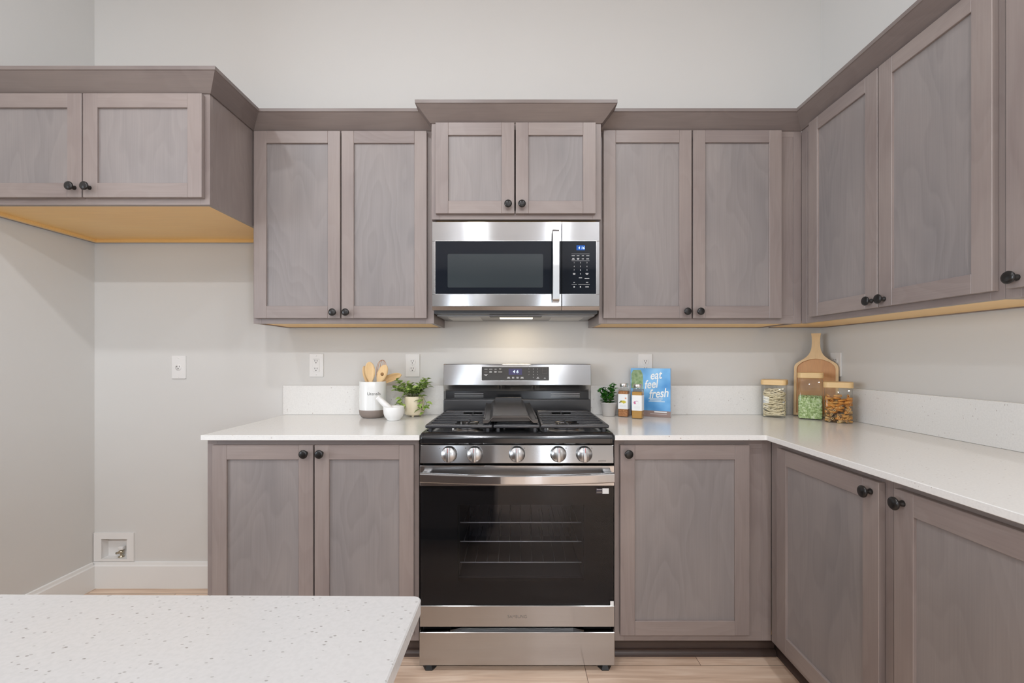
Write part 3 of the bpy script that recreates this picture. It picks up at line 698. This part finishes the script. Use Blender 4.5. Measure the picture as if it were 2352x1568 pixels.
lo = bpy.data.objects.new('cooktop_lamp_light', ld); C.objects.link(lo); lo.parent = mw; lo.location = (0, -.18, -.002)

# ------------------------------------------------------------------ wall plates
def plate(name, label, loc, rz, kind):
    t = thing(name, label, 'outlet', loc, rz)
    b = MB(); b.prism(rrect(-.0375, .0375, -.061, .061, .003), 0, .006, PLASTIC, 'z', .0012, M=FRONT); b.build('cover_plate', t)
    def slots(b, z, w=.0022):
        for s in (-1, 1): b.box(s*.0063-w/2, s*.0063+w/2, -.0094, -.0088, z+.0005, z+.0085, SLOT)
        b.lathe([(.0001, -.0094), (.0026, -.0094), (.0026, -.0088)], SLOT, 12, T(0, 0, z-.006), axis='y', cap=False)
    if kind == 'duplex':
        for z in (.0195, -.0195):
            b = MB(); b.prism([(.0168*math.cos(a), max(-.0135, min(.0135, .0168*math.sin(a)))) for a in [2*PI*k/32 for k in range(32)]], .006, .0088, PLASTIC, 'z', .0006, M=T(0, 0, z) @ FRONT); r = b.build('receptacle', t)
            b = MB(); slots(b, z); b.build('slots', r)
    elif kind == 'decora':
        b = MB(); b.prism(rrect(-.0168, .0168, -.0335, .0335, .002), .0055, .0088, PLASTIC, 'z', .0008, M=FRONT); r = b.build('receptacle', t)
        b = MB(); slots(b, .0205); slots(b, -.0205); b.box(-.0175, .0175, -.0064, -.006, .0338, .0345, SLOT); b.build('slots', r)
    else:
        b = MB(); b.lathe([(.0001, -.0088), (.0165, -.0088), (.0172, -.0075), (.0172, -.006)], PLASTIC, 28, axis='y', cap=False); r = b.build('receptacle', t)
        b = MB(); slots(b, 0); b.box(-.012, -.0063, -.0094, -.0088, .0035, .0055, SLOT); b.build('slots', r)
    b = MB()
    for z in ((.05, -.05) if kind != 'duplex' else (0,)): b.lathe([(.0001, -.0072), (.003, -.0068), (.0032, -.006)], PLASTIC, 12, T(0, 0, z), axis='y', cap=False)
    b.build('screw', t)
plate('wall_outlet', 'white single round-socket outlet on the wall in the empty fridge space', (-1.803, 0, 1.173), 0, 'single')
plate('wall_outlet', 'white rectangular-socket outlet left of the utensil crock', (-1.070, 0, 1.183), 0, 'decora')
plate('wall_outlet', 'white duplex outlet above the trailing potted plant', (-.5577, 0, 1.183), 0, 'duplex')
plate('wall_outlet', 'white duplex outlet partly hidden behind the blue book', (.682, 0, 1.183), 0, 'duplex')
plate('wall_outlet', 'white outlet seen edge-on on the right wall behind the cutting board', (XR, -.118, 1.190), -PI/2, 'duplex')
# recessed water valve box
vb = thing('water_valve_box', 'white recessed ice-maker water valve box above the baseboard', 'valve box', (-2.144, 0, .217))
b = MB(); cx, cz = -2.144, .217
x0, x1, z0, z1 = -2.252-cx, -2.040-cx, .1415-cz, .292-cz
hx0, hx1, hz0, hz1 = HB[0]-cx+.002, HB[1]-cx-.002, HB[2]-cz+.002, HB[3]-cz-.002
for a in ((x0, hx0, z0, z1), (hx1, x1, z0, z1), (hx0, hx1, z0, hz0), (hx0, hx1, hz1, z1)): b.box(a[0], a[1], -.009, -.0005, a[2], a[3], PLASTIC)
b.build('frame', vb)
b = MB()
b.box(hx0, hx1, .034, .037, hz0, hz1, PLASTIC)
b.box(hx0-.0018, hx0, -.001, .037, hz0, hz1, PLASTIC); b.box(hx1, hx1+.0018, -.001, .037, hz0, hz1, PLASTIC)
b.box(hx0, hx1, -.001, .037, hz0-.0018, hz0, PLASTIC); b.box(hx0, hx1, -.001, .037, hz1, hz1+.0018, PLASTIC); b.build('box', vb)
b = MB(); vx = .016
b.lathe([(.001, hz0), (.014, hz0), (.014, hz0+.004), (.006, hz0+.008), (.006, hz0+.02), (.012, hz0+.022), (.012, hz0+.034), (.006, hz0+.036), (.001, hz0+.036)], BRASS, 16, T(vx, .017, 0), cap=False)
b.tube([(vx, .017, hz0+.026), (vx-.022, .010, hz0+.022)], .006, BRASS, 10); vv = b.build('valve', vb)
b = MB(); b.box(vx-.012, vx+.014, .008, .026, hz0+.040, hz0+.058, PLASTIC, .003, 2); b.build('valve_handle', vv)

# ------------------------------------------------------------------ things on the left countertop
ZC = CT1+.0006
# crock
cr = thing('utensil_crock', 'white ceramic utensil crock with a taupe base band', 'crock', (-.733, -.115, ZC))
b = MB(); b.lathe([(.0655, .040), (.0655, .180), (.0645, .182), (.0615, .182), (.0605, .180), (.0605, .012), (.0001, .012)], CERAM, 48, cap=False); b.build('body', cr)
b = MB(); b.lathe([(.0001, 0), (.048, 0), (.056, .004), (.064, .016), (.0668, .034), (.0668, .040), (.0605, .040)], TAUPE, 48, cap=False); b.build('base_band', cr)['label'] = 'taupe glazed base'
tm = text_mesh('Utensils', .0205, INK, 'lettering', cr, Matrix.Identity(4), extrude=.0001)
for v in tm.data.vertices:
    a = (v.co.x+.026)/.0655-PI/2+.0; r = .0658+v.co.z; x, y, z = v.co
    v.co = (r*math.cos(a), r*math.sin(a), .1225+y)
# utensils, each standing in the crock
def utensil(name, label, outline, th, base, top, rot, m=BEECH, hole=None, bend=0, head=.1):
    """flat outline in (x,z) from the foot upward, thickness along y, from base point leaning to top"""
    b = MB()
    v = Vector(top)-Vector(base); ln = v.length
    zz = v.normalized(); xx = Vector((0, 1, 0)).cross(zz).normalized(); yy = zz.cross(xx)
    Mo = Matrix((xx, yy, zz)).transposed().to_4x4()
    M = T(*base) @ Mo @ RZ(rot)
    bb = bmesh.new()
    rows = []
    for (z, w, dpt) in outline:
        o_ = bend*max(0, (z-(ln-head))/head)**1.4
        rows.append([(-w+o_, dpt*0, z), (-w*.5+o_, dpt*.8, z), (o_, dpt, z), (w*.5+o_, dpt*.8, z), (w+o_, 0, z)])
    vf = [[bb.verts.new((x, y-th/2, z)) for x, y, z in r] for r in rows]; vk = [[bb.verts.new((x, y+th/2, z)) for x, y, z in r] for r in rows]
    for i in range(len(rows)-1):
        for k in range(4):
            bb.faces.new((vf[i][k], vf[i][k+1], vf[i+1][k+1], vf[i+1][k])); bb.faces.new((vk[i][k], vk[i+1][k], vk[i+1][k+1], vk[i][k+1]))
        bb.faces.new((vf[i][0], vf[i+1][0], vk[i+1][0], vk[i][0])); bb.faces.new((vf[i][4], vk[i][4], vk[i+1][4], vf[i+1][4]))
    bb.faces.new(vf[0]+vk[0][::-1]); bb.faces.new(vf[-1]+vk[-1][::-1])
    b.add(bb, m, True, M)
    o = b.build(name); tag(o, label, name.replace('_', ' '), 'kitchen utensils in the crock')
    if hole:
        h = MB(); h.lathe([(.0001, -th/2-.0006), (hole[2], -th/2-.0006), (hole[2], th/2+.0006), (.0001, th/2+.0006)], mat('spoon_hole', lin(150, 112, 70), .7), 20, M @ T(hole[0], 0, hole[1]), axis='y', cap=False)
        ho = h.build('hole', o)
    return o
def paddle(l, n, w0, w1, head, tipround=.75, d=0):
    out = [(0, w0, 0), (l-head-.02, w0, 0)]
    for k in range(1, n+1):
        s = 1-(1-k/n)**2
        w = w0+(w1-w0)*math.sin(min(1, s/.55)*PI/2) if s < .55 else w1*math.sqrt(max(0, 1-((s-.55)/.4503)**2))
        out.append((l-head+head*s, max(w, .0006), d*math.sin(PI*s)))
    return out
cb = (-.733, -.115)
utensil('wooden_spoon', 'broad wooden spoon at the front left of the crock', paddle(.268, 26, .006, .0255, .104, d=.007), .006, (cb[0]+.004, cb[1]-.005, ZC+.0135), (cb[0]-.010, cb[1]-.028, 1.217), 0)
utensil('wooden_spatula', 'wooden spatula with a round hole leaning right in the crock', paddle(.272, 26, .006, .0245, .104), .005, (cb[0]-.032, cb[1]-.012, ZC+.0135), (cb[0]+.078, cb[1]-.018, 1.206), 0, hole=(.0015, .222, .0085))
utensil('wooden_ladle', 'wooden ladle tilting far to the right at the back of the crock', paddle(.262, 26, .006, .026, .085, d=.014), .006, (cb[0]-.040, cb[1]+.008, ZC+.0135), (cb[0]+.074, cb[1]+.022, 1.168), 0, bend=.062, head=.10)
utensil('wooden_turner', 'slim wooden turner behind the spoon at the left rim of the crock', paddle(.255, 26, .006, .017, .11), .005, (cb[0]+.020, cb[1]+.014, ZC+.0135), (cb[0]-.050, cb[1]+.012, 1.184), .5)
wh = thing('whisk', 'copper-coloured wire whisk standing in the middle of the crock', 'whisk', (cb[0]+.006, cb[1]+.012, ZC+.0135), 0, 'kitchen utensils in the crock')
b = MB(); b.tube([(0, 0, 0), (.010, 0, .07), (.022, 0, .15)], [.007, .0075, .006], STEELB, 12); b.build('handle', wh)
b = MB()
for k in range(6):
    a = PI*k/6; pts = []
    for j in range(25):
        s = j/24; th = PI*s*2
        rr = .024*math.sin(PI*min(1, max(0, s))*1)*(1 if True else 0)
        zz = .148+.128*math.sin(PI*s)**.8; r2 = .026*math.cos(PI*s)*(.25+.75*math.sin(PI*s))*1.6
        pts.append((.023+.010*math.sin(PI*s)+r2*math.cos(a)+.006*math.sin(PI*s), r2*math.sin(a)*.8, zz))
    b.tube(pts, .0009, COPPER, 6)
b.build('wires', wh)['label'] = 'copper wire loops'
# mortar and pestle
mo = MB(); mo.lathe([(.0001, 0), (.030, 0), (.032, .003), (.033, .006), (.043, .018), (.0485, .034), (.0495, .050), (.0490, .064), (.0475, .066), (.0450, .064), (.0440, .050), (.036, .026), (.018, .016), (.0001, .014)], MARBLE, 48, cap=False)
tag(mo.build('mortar', loc=(-.597, -.222, ZC)), 'small white mortar bowl in front of the trailing plant', 'mortar')
ps = Vector((-.597+.010, -.222, ZC+.026)); pe = Vector((-.674, -.232, ZC+.1115)); v = pe-ps
pm = MB(); ln = v.length
pm.lathe([(.0001, 0), (.010, .001), (.0155, .006), (.0170, .014), (.0165, .030), (.0140, ln-.026), (.0120, ln-.014), (.0135, ln-.009), (.0140, ln-.004), (.011, ln), (.0001, ln+.001)], MARBLE, 32, v.to_track_quat('Z', 'Y').to_matrix().to_4x4(), cap=False)
tag(pm.build('pestle', loc=ps), 'white pestle leaning out of the mortar to the left', 'pestle')
# leaves
def leaf(mb, base, direc, ln, w, m, droop=.25, roll=0):
    d = Vector(direc).normalized(); up_ = Vector((0, 0, 1)); s = d.cross(up_)
    s = s.normalized() if s.length > .05 else Vector((1, 0, 0)); nn = s.cross(d).normalized()
    q = Matrix.Rotation(roll, 3, d); s = q @ s; nn = q @ nn
    bb = bmesh.new(); K = 6; rows = []
    for i in range(K+1):
        t = i/K; ww = w*math.sin(PI*min(1, t**.8*.985+.01))**.85
        c = Vector(base)+d*ln*t-Vector((0, 0, 1))*droop*ln*t*t
        rows.append([bb.verts.new(c-s*ww+nn*ww*.28), bb.verts.new(c), bb.verts.new(c+s*ww+nn*ww*.28)])
    for i in range(K):
        for k in range(2): bb.faces.new((rows[i][k], rows[i][k+1], rows[i+1][k+1], rows[i+1][k]))
    mb.add(bb, m, True)
def sprig(mb, pts, r, m, ln, w, n, rnd, spread=1.0, tip=True):
    mb.tube(pts, r, STEMM, 6)
    P = [Vector(p) for p in pts]
    for i in range(n):
        t = .3+.7*i/max(1, n-1); q = t*(len(P)-1); a = min(int(q), len(P)-2); c = P[a].lerp(P[a+1], q-a); tn = (P[a+1]-P[a]).normalized()
        az = i*2.4+rnd.random()*1.2
        side = Vector((math.cos(az), math.sin(az), .25+rnd.random()*.4))
        dr_ = (tn*.5+side*spread)
        leaf(mb, c, dr_, ln*(.8+.35*rnd.random()), w*(.85+.3*rnd.random()), m, .25+.2*rnd.random(), rnd.uniform(-.4, .4))
# trailing plant
pl = thing('potted_plant', 'trailing green plant in a cream footed pot', 'potted plant', (-.531, -.078, ZC))
b = MB(); b.lathe([(.0001, .008), (.042, .008), (.0475, .012), (.0485, .020), (.0500, .102), (.0495, .104), (.0465, .104), (.0460, .094), (.0001, .094)], CREAM, 40, cap=False); po = b.build('pot', pl)
b = MB()
for k in range(3): a = 2*PI*k/3+.52; b.lathe([(.0001, 0), (.006, 0), (.008, .009), (.0001, .009)], CREAM, 12, T(.030*math.cos(a), .030*math.sin(a), 0), cap=False)
b.build('feet', po)
b = MB(); b.lathe([(.0001, .0945), (.0455, .0945), (.0001, .0975)], SOIL, 24, cap=False); b.build('soil', pl)
rnd = random.Random(3); fo = MB()
for k in range(24):
    a = 2*PI*k/24+rnd.random()*.3; r = .012+.03*rnd.random(); ex = .022+.055*rnd.random(); h = .035+.055*rnd.random()
    ca, sa = math.cos(a), math.sin(a)*.55-.25
    yclamp = lambda y: min(y, .035)
    pts = [(r*ca*.6, r*sa*.6, .096), ((r+ex*.4)*ca, yclamp((r+ex*.4)*sa), .098+h*.75), ((r+ex)*ca, yclamp((r+ex)*sa), .098+h)]
    sprig(fo, pts, .0012, LEAF1, .034, .0130, 6, rnd)
for (ax, dxx, dzz) in ((.045, .072, -.045), (.040, .058, -.075), (-.046, -.066, -.03), (.030, .036, -.06), (-.044, -.050, -.052)):
    pts = [(ax*.8, -.025, .099), (ax*1.15, -.042, .106), (dxx, -.048, .100+dzz*.6), (dxx*1.04, -.047, .100+dzz)]
    sprig(fo, pts, .0011, LEAF1, .032, .0130, 5, rnd, .8)
fo.build('foliage', pl)
# ------------------------------------------------------------------ things on the right countertop
p2 = thing('potted_plant', 'small dark green plant in a plain grey pot beside the spice jars', 'potted plant', (.474, -.070, ZC))
b = MB(); b.lathe([(.0001, 0), (.029, 0), (.031, .002), (.0405, .066), (.0425, .067), (.0425, .070), (.0395, .070), (.0385, .060), (.0001, .060)], GREYPOT, 36, cap=False); b.build('pot', p2)
b = MB(); b.lathe([(.0001, .0605), (.0382, .0605), (.0001, .064)], SOIL, 24, cap=False); b.build('soil', p2)
rnd = random.Random(11); fo = MB()
for k in range(16):
    a = 2*PI*k/16+rnd.random()*.4; ex = .014+.032*rnd.random(); h = .036+.060*rnd.random(); ca, sa = math.cos(a), math.sin(a)*.6-.22
    if ca > 0: ca *= .55
    pts = [(.012*ca, .012*sa, .061), ((.014+ex*.5)*ca, min(.03, (.014+ex*.5)*sa), .064+h*.6), ((.014+ex)*ca, min(.032, (.014+ex)*sa), .064+h)]
    sprig(fo, pts, .0011, LEAF2, .029, .0108, 6, rnd, .85)
for k in range(9):
    a = PI*.9+PI*.9*k/8; leaf(fo, (.026*math.cos(a), .026*math.sin(a), .072), (math.cos(a), math.sin(a), .75), .026, .0095, LEAF2, .3)
fo.build('foliage', p2)
# spice jars
def spice_jar(label, loc, rz, content, art):
    s = .0255; t = thing('spice_jar', label, 'spice jar', loc, rz)
    b = MB()
    def ring(h, r, z): return [(x, y, z) for x, y in rrect(-h, h, -h, h, r, 4)]
    levels = [ring(s-.003, .004, .0), ring(s, .006, .003), ring(s, .006, .132), ring(s-.004, .010, .140), ring(.0185, .0184, .1465), ring(.0185, .0184, .156)]
    bb = bmesh.new(); R = [[bb.verts.new(p) for p in l] for l in levels]; n = len(R[0])
    for i in range(len(R)-1):
        for k in range(n): bb.faces.new((R[i][k], R[i][(k+1) % n], R[i+1][(k+1) % n], R[i+1][k]))
    bb.faces.new(R[0]); b.add(bb, JARGLASS, False); b.build('glass', t)
    b = MB(); b.lathe([(.0001, .153), (.0200, .153), (.0205, .154), (.0205, .168), (.0195, .170), (.0001, .170)], LIDM, 32, cap=False); b.build('lid', t)
    b = MB(); b.prism(rrect(-s-.0004, s+.0004, -s-.0004, s+.0004, .0064, 4), .040, .116, PAPER, 'z'); lb = b.build('label', t); lb['label'] = 'white paper label'
    b = MB(); AM = T(0, -s-.0006, .078) @ FRONT
    def blob(cx, cy, rx, ry, m, rot=0, z=.0): b.prism([(cx+rx*math.cos(a)*math.cos(rot)-ry*math.sin(a)*math.sin(rot), cy+rx*math.cos(a)*math.sin(rot)+ry*math.sin(a)*math.cos(rot)) for a in [2*PI*k/20 for k in range(20)]], -.0002+z, .0002+z, m, 'z', M=AM)
    if art == 1:
        Yl, Gn, Or = mat('art_yellow', lin(206, 190, 60)), mat('art_olive', lin(150, 142, 50)), mat('art_orange', lin(222, 150, 110))
        blob(.002, 0, .012, .006, Yl, .1); blob(-.009, .001, .007, .004, Gn, .4, .0001); blob(.009, -.004, .009, .004, Yl, .5, .0001); blob(-.015, -.005, .005, .0018, INK, .2, .0002)
        b.box(.011, .018, -s-.0010, -s-.0005, .092, .099, Or)
    else:
        Pk, Wh, Pl = mat('art_pink', lin(200, 110, 150)), mat('art_white', lin(228, 226, 226)), mat('art_lilac', lin(206, 160, 186))
        blob(-.009, .001, .006, .007, Pk, .3); blob(.0005, .003, .008, .0075, Pl, 0, .0001); blob(.0015, .0015, .0068, .0062, PAPER, 0, .0002); blob(.006, -.006, .0065, .0055, Wh, .2, .0003); blob(.006, -.006, .0052, .0042, PAPER, .2, .0004)
    for zz in (.058, .053): b.box(-.014, .016, -s-.0008, -s-.0005, zz, zz+.0012, mat('faint_print', lin(214, 214, 214)))
    b.build('label_print', lb)
    b = MB(); b.prism(rrect(-s+.0015, s-.0015, -s+.0015, s-.0015, .005, 4), .0025, .131, content, 'z')
    c = b.build('ground_spice', loc=loc, rot=(0, 0, rz))
    return t, c
_, c = spice_jar('square glass spice jar with yellow-picture label, beside the small plant', (.548, -.088, ZC), math.radians(-26), SPICE1, 1)
tag(c, 'coarse brown spice filling the left spice jar', 'spice', None, 'stuff')
_, c = spice_jar('square glass spice jar with pink onion label, in front of the book', (.601, -.158, ZC), math.radians(-28), SPICE2, 2)
tag(c, 'fine tan spice filling the right spice jar', 'spice', None, 'stuff')
# cookbook, standing and turned
bk = thing('cookbook', 'blue paperback cookbook standing upright against the wall', 'book', (.770, -.140, ZC), math.radians(-29))
BW, BH, BT = .200, .247, .018   # local x from -BW to 0, front at y = 0
b = MB(); b.box(-BW, 0, 0, .0006, 0, BH, BOOKB); b.box(-BW, 0, BT-.0006, BT, 0, BH, BOOKB); b.box(-BW-.0006, -BW, 0, BT, 0, BH, BOOKB); bc = b.build('cover', bk)
b = MB(); b.box(-BW, -.0003, .0008, BT-.0008, .001, BH-.001, PAGES); b.build('pages', bk)
FM = lambda x, z, y=-.0003: T(x, y, z) @ FRONT
b = MB(); b.box(-BW, 0, -.0004, 0, 0, .031, BOOKBR)
b.build('cover_brown_band', bc)
b = MB()
b.prism([(-.197, .142), (-.136, .142), (-.138, .215), (-.148, .238), (-.186, .238), (-.197, .218)], -.0005, -.0001, BOOKG, 'y')
b.prism([(-.188, .100), (-.132, .100), (-.132, .141), (-.188, .141)], -.0006, -.0002, BOOKGR, 'y'); b.build('cover_picture', bc)
for w_, x, z, sz in (('eat', -.074, .211, .060), ('feel', -.098, .164, .060), ('fresh', -.060, .118, .062)):
    text_mesh(w_, sz, PAPER, 'cover_lettering', bc, FM(x, z, -.0006) @ RZ(.12) @ Matrix.Diagonal((.78, 1.0, 1, 1)), shear=.3, offset=.0009)
b = MB()
for x0, x1, z in ((-.108, -.038, .0905), (-.102, -.045, .0835), (-.108, -.028, .0765)): b.box(x0, x1, -.0007, -.0003, z, z+.0045, mat('cover_print', lin(200, 220, 236)))
b.box(-.080, -.018, -.0009, -.0004, .0225, .0285, PAPER); b.box(-.100, -.018, -.0009, -.0004, .0135, .0165, mat('cover_print', lin(200, 190, 188)))
b.build('cover_print', bc)

# cutting board leaning in the corner
cbd = thing('cutting_board', 'wooden paddle serving board with raised rim leaning in the corner', 'cutting board', (1.519, -.108, ZC), math.radians(-38))
def board_outline(o_=0):
    w = .095-o_; pts = [(-w, .004+o_), (w, .004+o_), (w, .245)]
    for k in range(1, 7): a = math.radians(52)*k/6; pts.append((w-.028*(1-math.cos(a)), .245+.036*math.sin(a)))
    right = [(.0735, .2815), (.061, .2895), (.048, .300), (.038, .309), (.030, .320), (.0245, .332), (.0205, .345), (.0182, .360), (.0172, .378), (.0174, .396), (.0186, .412), (.0210, .428)]
    if o_:
        right = [(.05, .296-o_*.2), (.02, .303-o_*.2), (0, .304-o_*.2)]
        pts = [(-w, .004+o_), (w, .004+o_), (w, .245)]
        for k in range(1, 7): a = math.radians(52)*k/6; pts.append((w-.028*(1-math.cos(a)), .241+.033*math.sin(a)))
        pts += [(.060, .2785), (.045, .286), (.022, .294), (0, .297)]
        return pts+[(-x, z) for x, z in pts[2:-1]][::-1]
    pts += right
    return pts+[(-x, z) for x, z in pts[2:]][::-1]
lean = math.radians(-5)
BM = RX(lean)
b = MB(); b.prism(board_outline(.006), .004, .012, ACACIA, 'y', .001, M=BM); b.build('board', cbd)
rb = bmesh.new(); outo, ino = board_outline(), board_outline(.012); ed = []
for pl_ in (outo, ino):
    vs = [rb.verts.new((x, -.006, z)) for x, z in pl_]; ed += [rb.edges.new((vs[k], vs[(k+1) % len(vs)])) for k in range(len(vs))]
bmesh.ops.triangle_fill(rb, use_beauty=True, edges=ed)
ex_ = bmesh.ops.extrude_face_region(rb, geom=list(rb.faces))
bmesh.ops.translate(rb, vec=(0, .0175, 0), verts=[g_ for g_ in ex_['geom'] if isinstance(g_, bmesh.types.BMVert)])
b = MB(); b.add(rb, BEECH, False, BM); b.build('rim', cbd)['label'] = 'paler raised rim and handle'

# glass canisters with bamboo lids
def canister(label, loc, rz, s, h):
    t = thing('glass_canister', label, 'canister', loc, rz)
    hh = s/2
    def ring(q, r, z): return [(x, y, z) for x, y in rrect(-q, q, -q, q, r, 5)]
    lv = [ring(hh-.008, .008, 0), ring(hh-.002, .012, .004), ring(hh, .013, .012), ring(hh, .013, h-.034), ring(hh-.004, .014, h-.026), ring(hh-.008, .016, h-.018)]
    bb = bmesh.new(); R = [[bb.verts.new(p) for p in l] for l in lv]; n = len(R[0])
    for i in range(len(R)-1):
        for k in range(n): bb.faces.new((R[i][k], R[i][(k+1) % n], R[i+1][(k+1) % n], R[i+1][k]))
    bb.faces.new(R[0]); b = MB(); b.add(bb, JARGLASS, True); b.build('glass', t)
    b = MB(); b.prism(rrect(-hh-.003, hh+.003, -hh-.003, hh+.003, .022, 8), h-.026, h, BAMBOO, 'z', .0025, 2); b.build('lid', t)['label'] = 'pale bamboo lid'
    return t
J1 = ((1.314, -.100), math.radians(-36), .108, .190)
J2 = ((1.452, -.170), math.radians(-34), .102, .228)
J3 = ((1.505, -.288), math.radians(-36), .108, .188)
canister('square glass canister of pale noodles, left of the cutting board', (*J1[0], ZC), *J1[1:])
canister('tall square glass canister half full of green split peas', (*J2[0], ZC), *J2[1:])
canister('square glass canister of orange pasta pieces, nearest the right wall', (*J3[0], ZC), *J3[1:])
rnd = random.Random(5)
b = MB(); q = .108/2-.006
for k in range(96):
    z = .008+.130*(k/96)+rnd.uniform(-.006, .006); pts = []
    a0 = rnd.uniform(0, 6.28); amp = rnd.uniform(.012, q-.002); sq = rnd.uniform(.5, 1); tl = rnd.uniform(-.35, .35)
    for j in range(14):
        a = a0+j*.42; x = max(-q, min(q, amp*1.25*math.cos(a))); y = max(-q, min(q, amp*1.25*sq*math.sin(a)))
        pts.append((x, y, max(.006, min(.145, z+tl*x*.6+.008*math.sin(a*1.7+k)))))
    b.tube(pts, .0019, NOODLE, 5)
o = b.build('noodles', loc=(*J1[0], ZC), rot=(0, 0, J1[1])); tag(o, 'loose tangle of pale dried noodles in the left canister', 'noodles', None, 'stuff')
b = MB(); q = .102/2-.005
bb0 = bmesh.new()
def pea(bb, c, r):
    v = []
    ax = Vector((rnd.uniform(-1, 1), rnd.uniform(-1, 1), rnd.uniform(-1, 1))).normalized(); u = ax.orthogonal().normalized(); w = ax.cross(u)
    ring = [bb.verts.new(c+(u*math.cos(a)+w*math.sin(a))*r) for a in [2*PI*k/6 for k in range(6)]]; tp = bb.verts.new(c+ax*r*.7); bt = bb.verts.new(c-ax*r*.25)
    for k in range(6): bb.faces.new((ring[k], ring[(k+1) % 6], tp)); bb.faces.new((ring[(k+1) % 6], ring[k], bt))
for k in range(2300):
    f = rnd.random(); side = rnd.randrange(5)
    z = .006+.100*rnd.random()
    if side == 0: c_ = Vector((rnd.uniform(-q, q), -q, z))
    elif side == 1: c_ = Vector((q, rnd.uniform(-q, q), z))
    elif side == 2: c_ = Vector((-q, rnd.uniform(-q, q), z))
    elif side == 3: c_ = Vector((rnd.uniform(-q, q), q, z))
    else: c_ = Vector((rnd.uniform(-q, q), rnd.uniform(-q, q), .106+.006*rnd.random()))
    pea(bb0, c_, .0036)
b.add(bb0, LENTIL, False); b.box(-q, q, -q, q, .005, .105, LENTIL)
o = b.build('split_peas', loc=(*J2[0], ZC), rot=(0, 0, J2[1])); tag(o, 'dried green split peas in the tall canister', 'split peas', None, 'stuff')
# pasta pieces: short tubes, each its own object sharing one of four meshes
pm_ = []
for m_ in PENNE:
    b = MB(); b.lathe([(.0026, -.015), (.0048, -.017), (.0048, .013), (.0026, .015), (.0026, -.015)], m_, 10, axis='x', cap=False)
    o = b.build('pasta_piece'); pm_.append(o.data); bpy.data.objects.remove(o)
q = .108/2-.017; RJ = RZ(J3[1])
for lay in range(12):
    for k in range(15 if lay < 9 else 8 if lay < 11 else 4):
        z = .008+lay*.0105+rnd.uniform(-.003, .003)
        side = k % 4; u_ = rnd.uniform(-1, 1)
        gx, gy = ((u_, -1), (1, u_), (-1, u_), (u_*.6, rnd.uniform(-.3, 1)))[side]
        c_ = RJ @ Vector((gx*q, gy*q, z))
        o = bpy.data.objects.new('pasta_piece', pm_[rnd.choice((0, 0, 1, 2, 2, 3)) if lay < 7 else rnd.choice((0, 1, 1, 1))]); C.objects.link(o)
        o.location = (J3[0][0]+c_.x, J3[0][1]+c_.y, ZC+c_.z); o.rotation_euler = (rnd.uniform(-.4, .4), rnd.uniform(-.35, .35) if lay else 0, rnd.uniform(0, PI))
        tag(o, 'short tube of amber dried pasta in the right-hand canister', 'pasta', 'pasta pieces in the right canister')
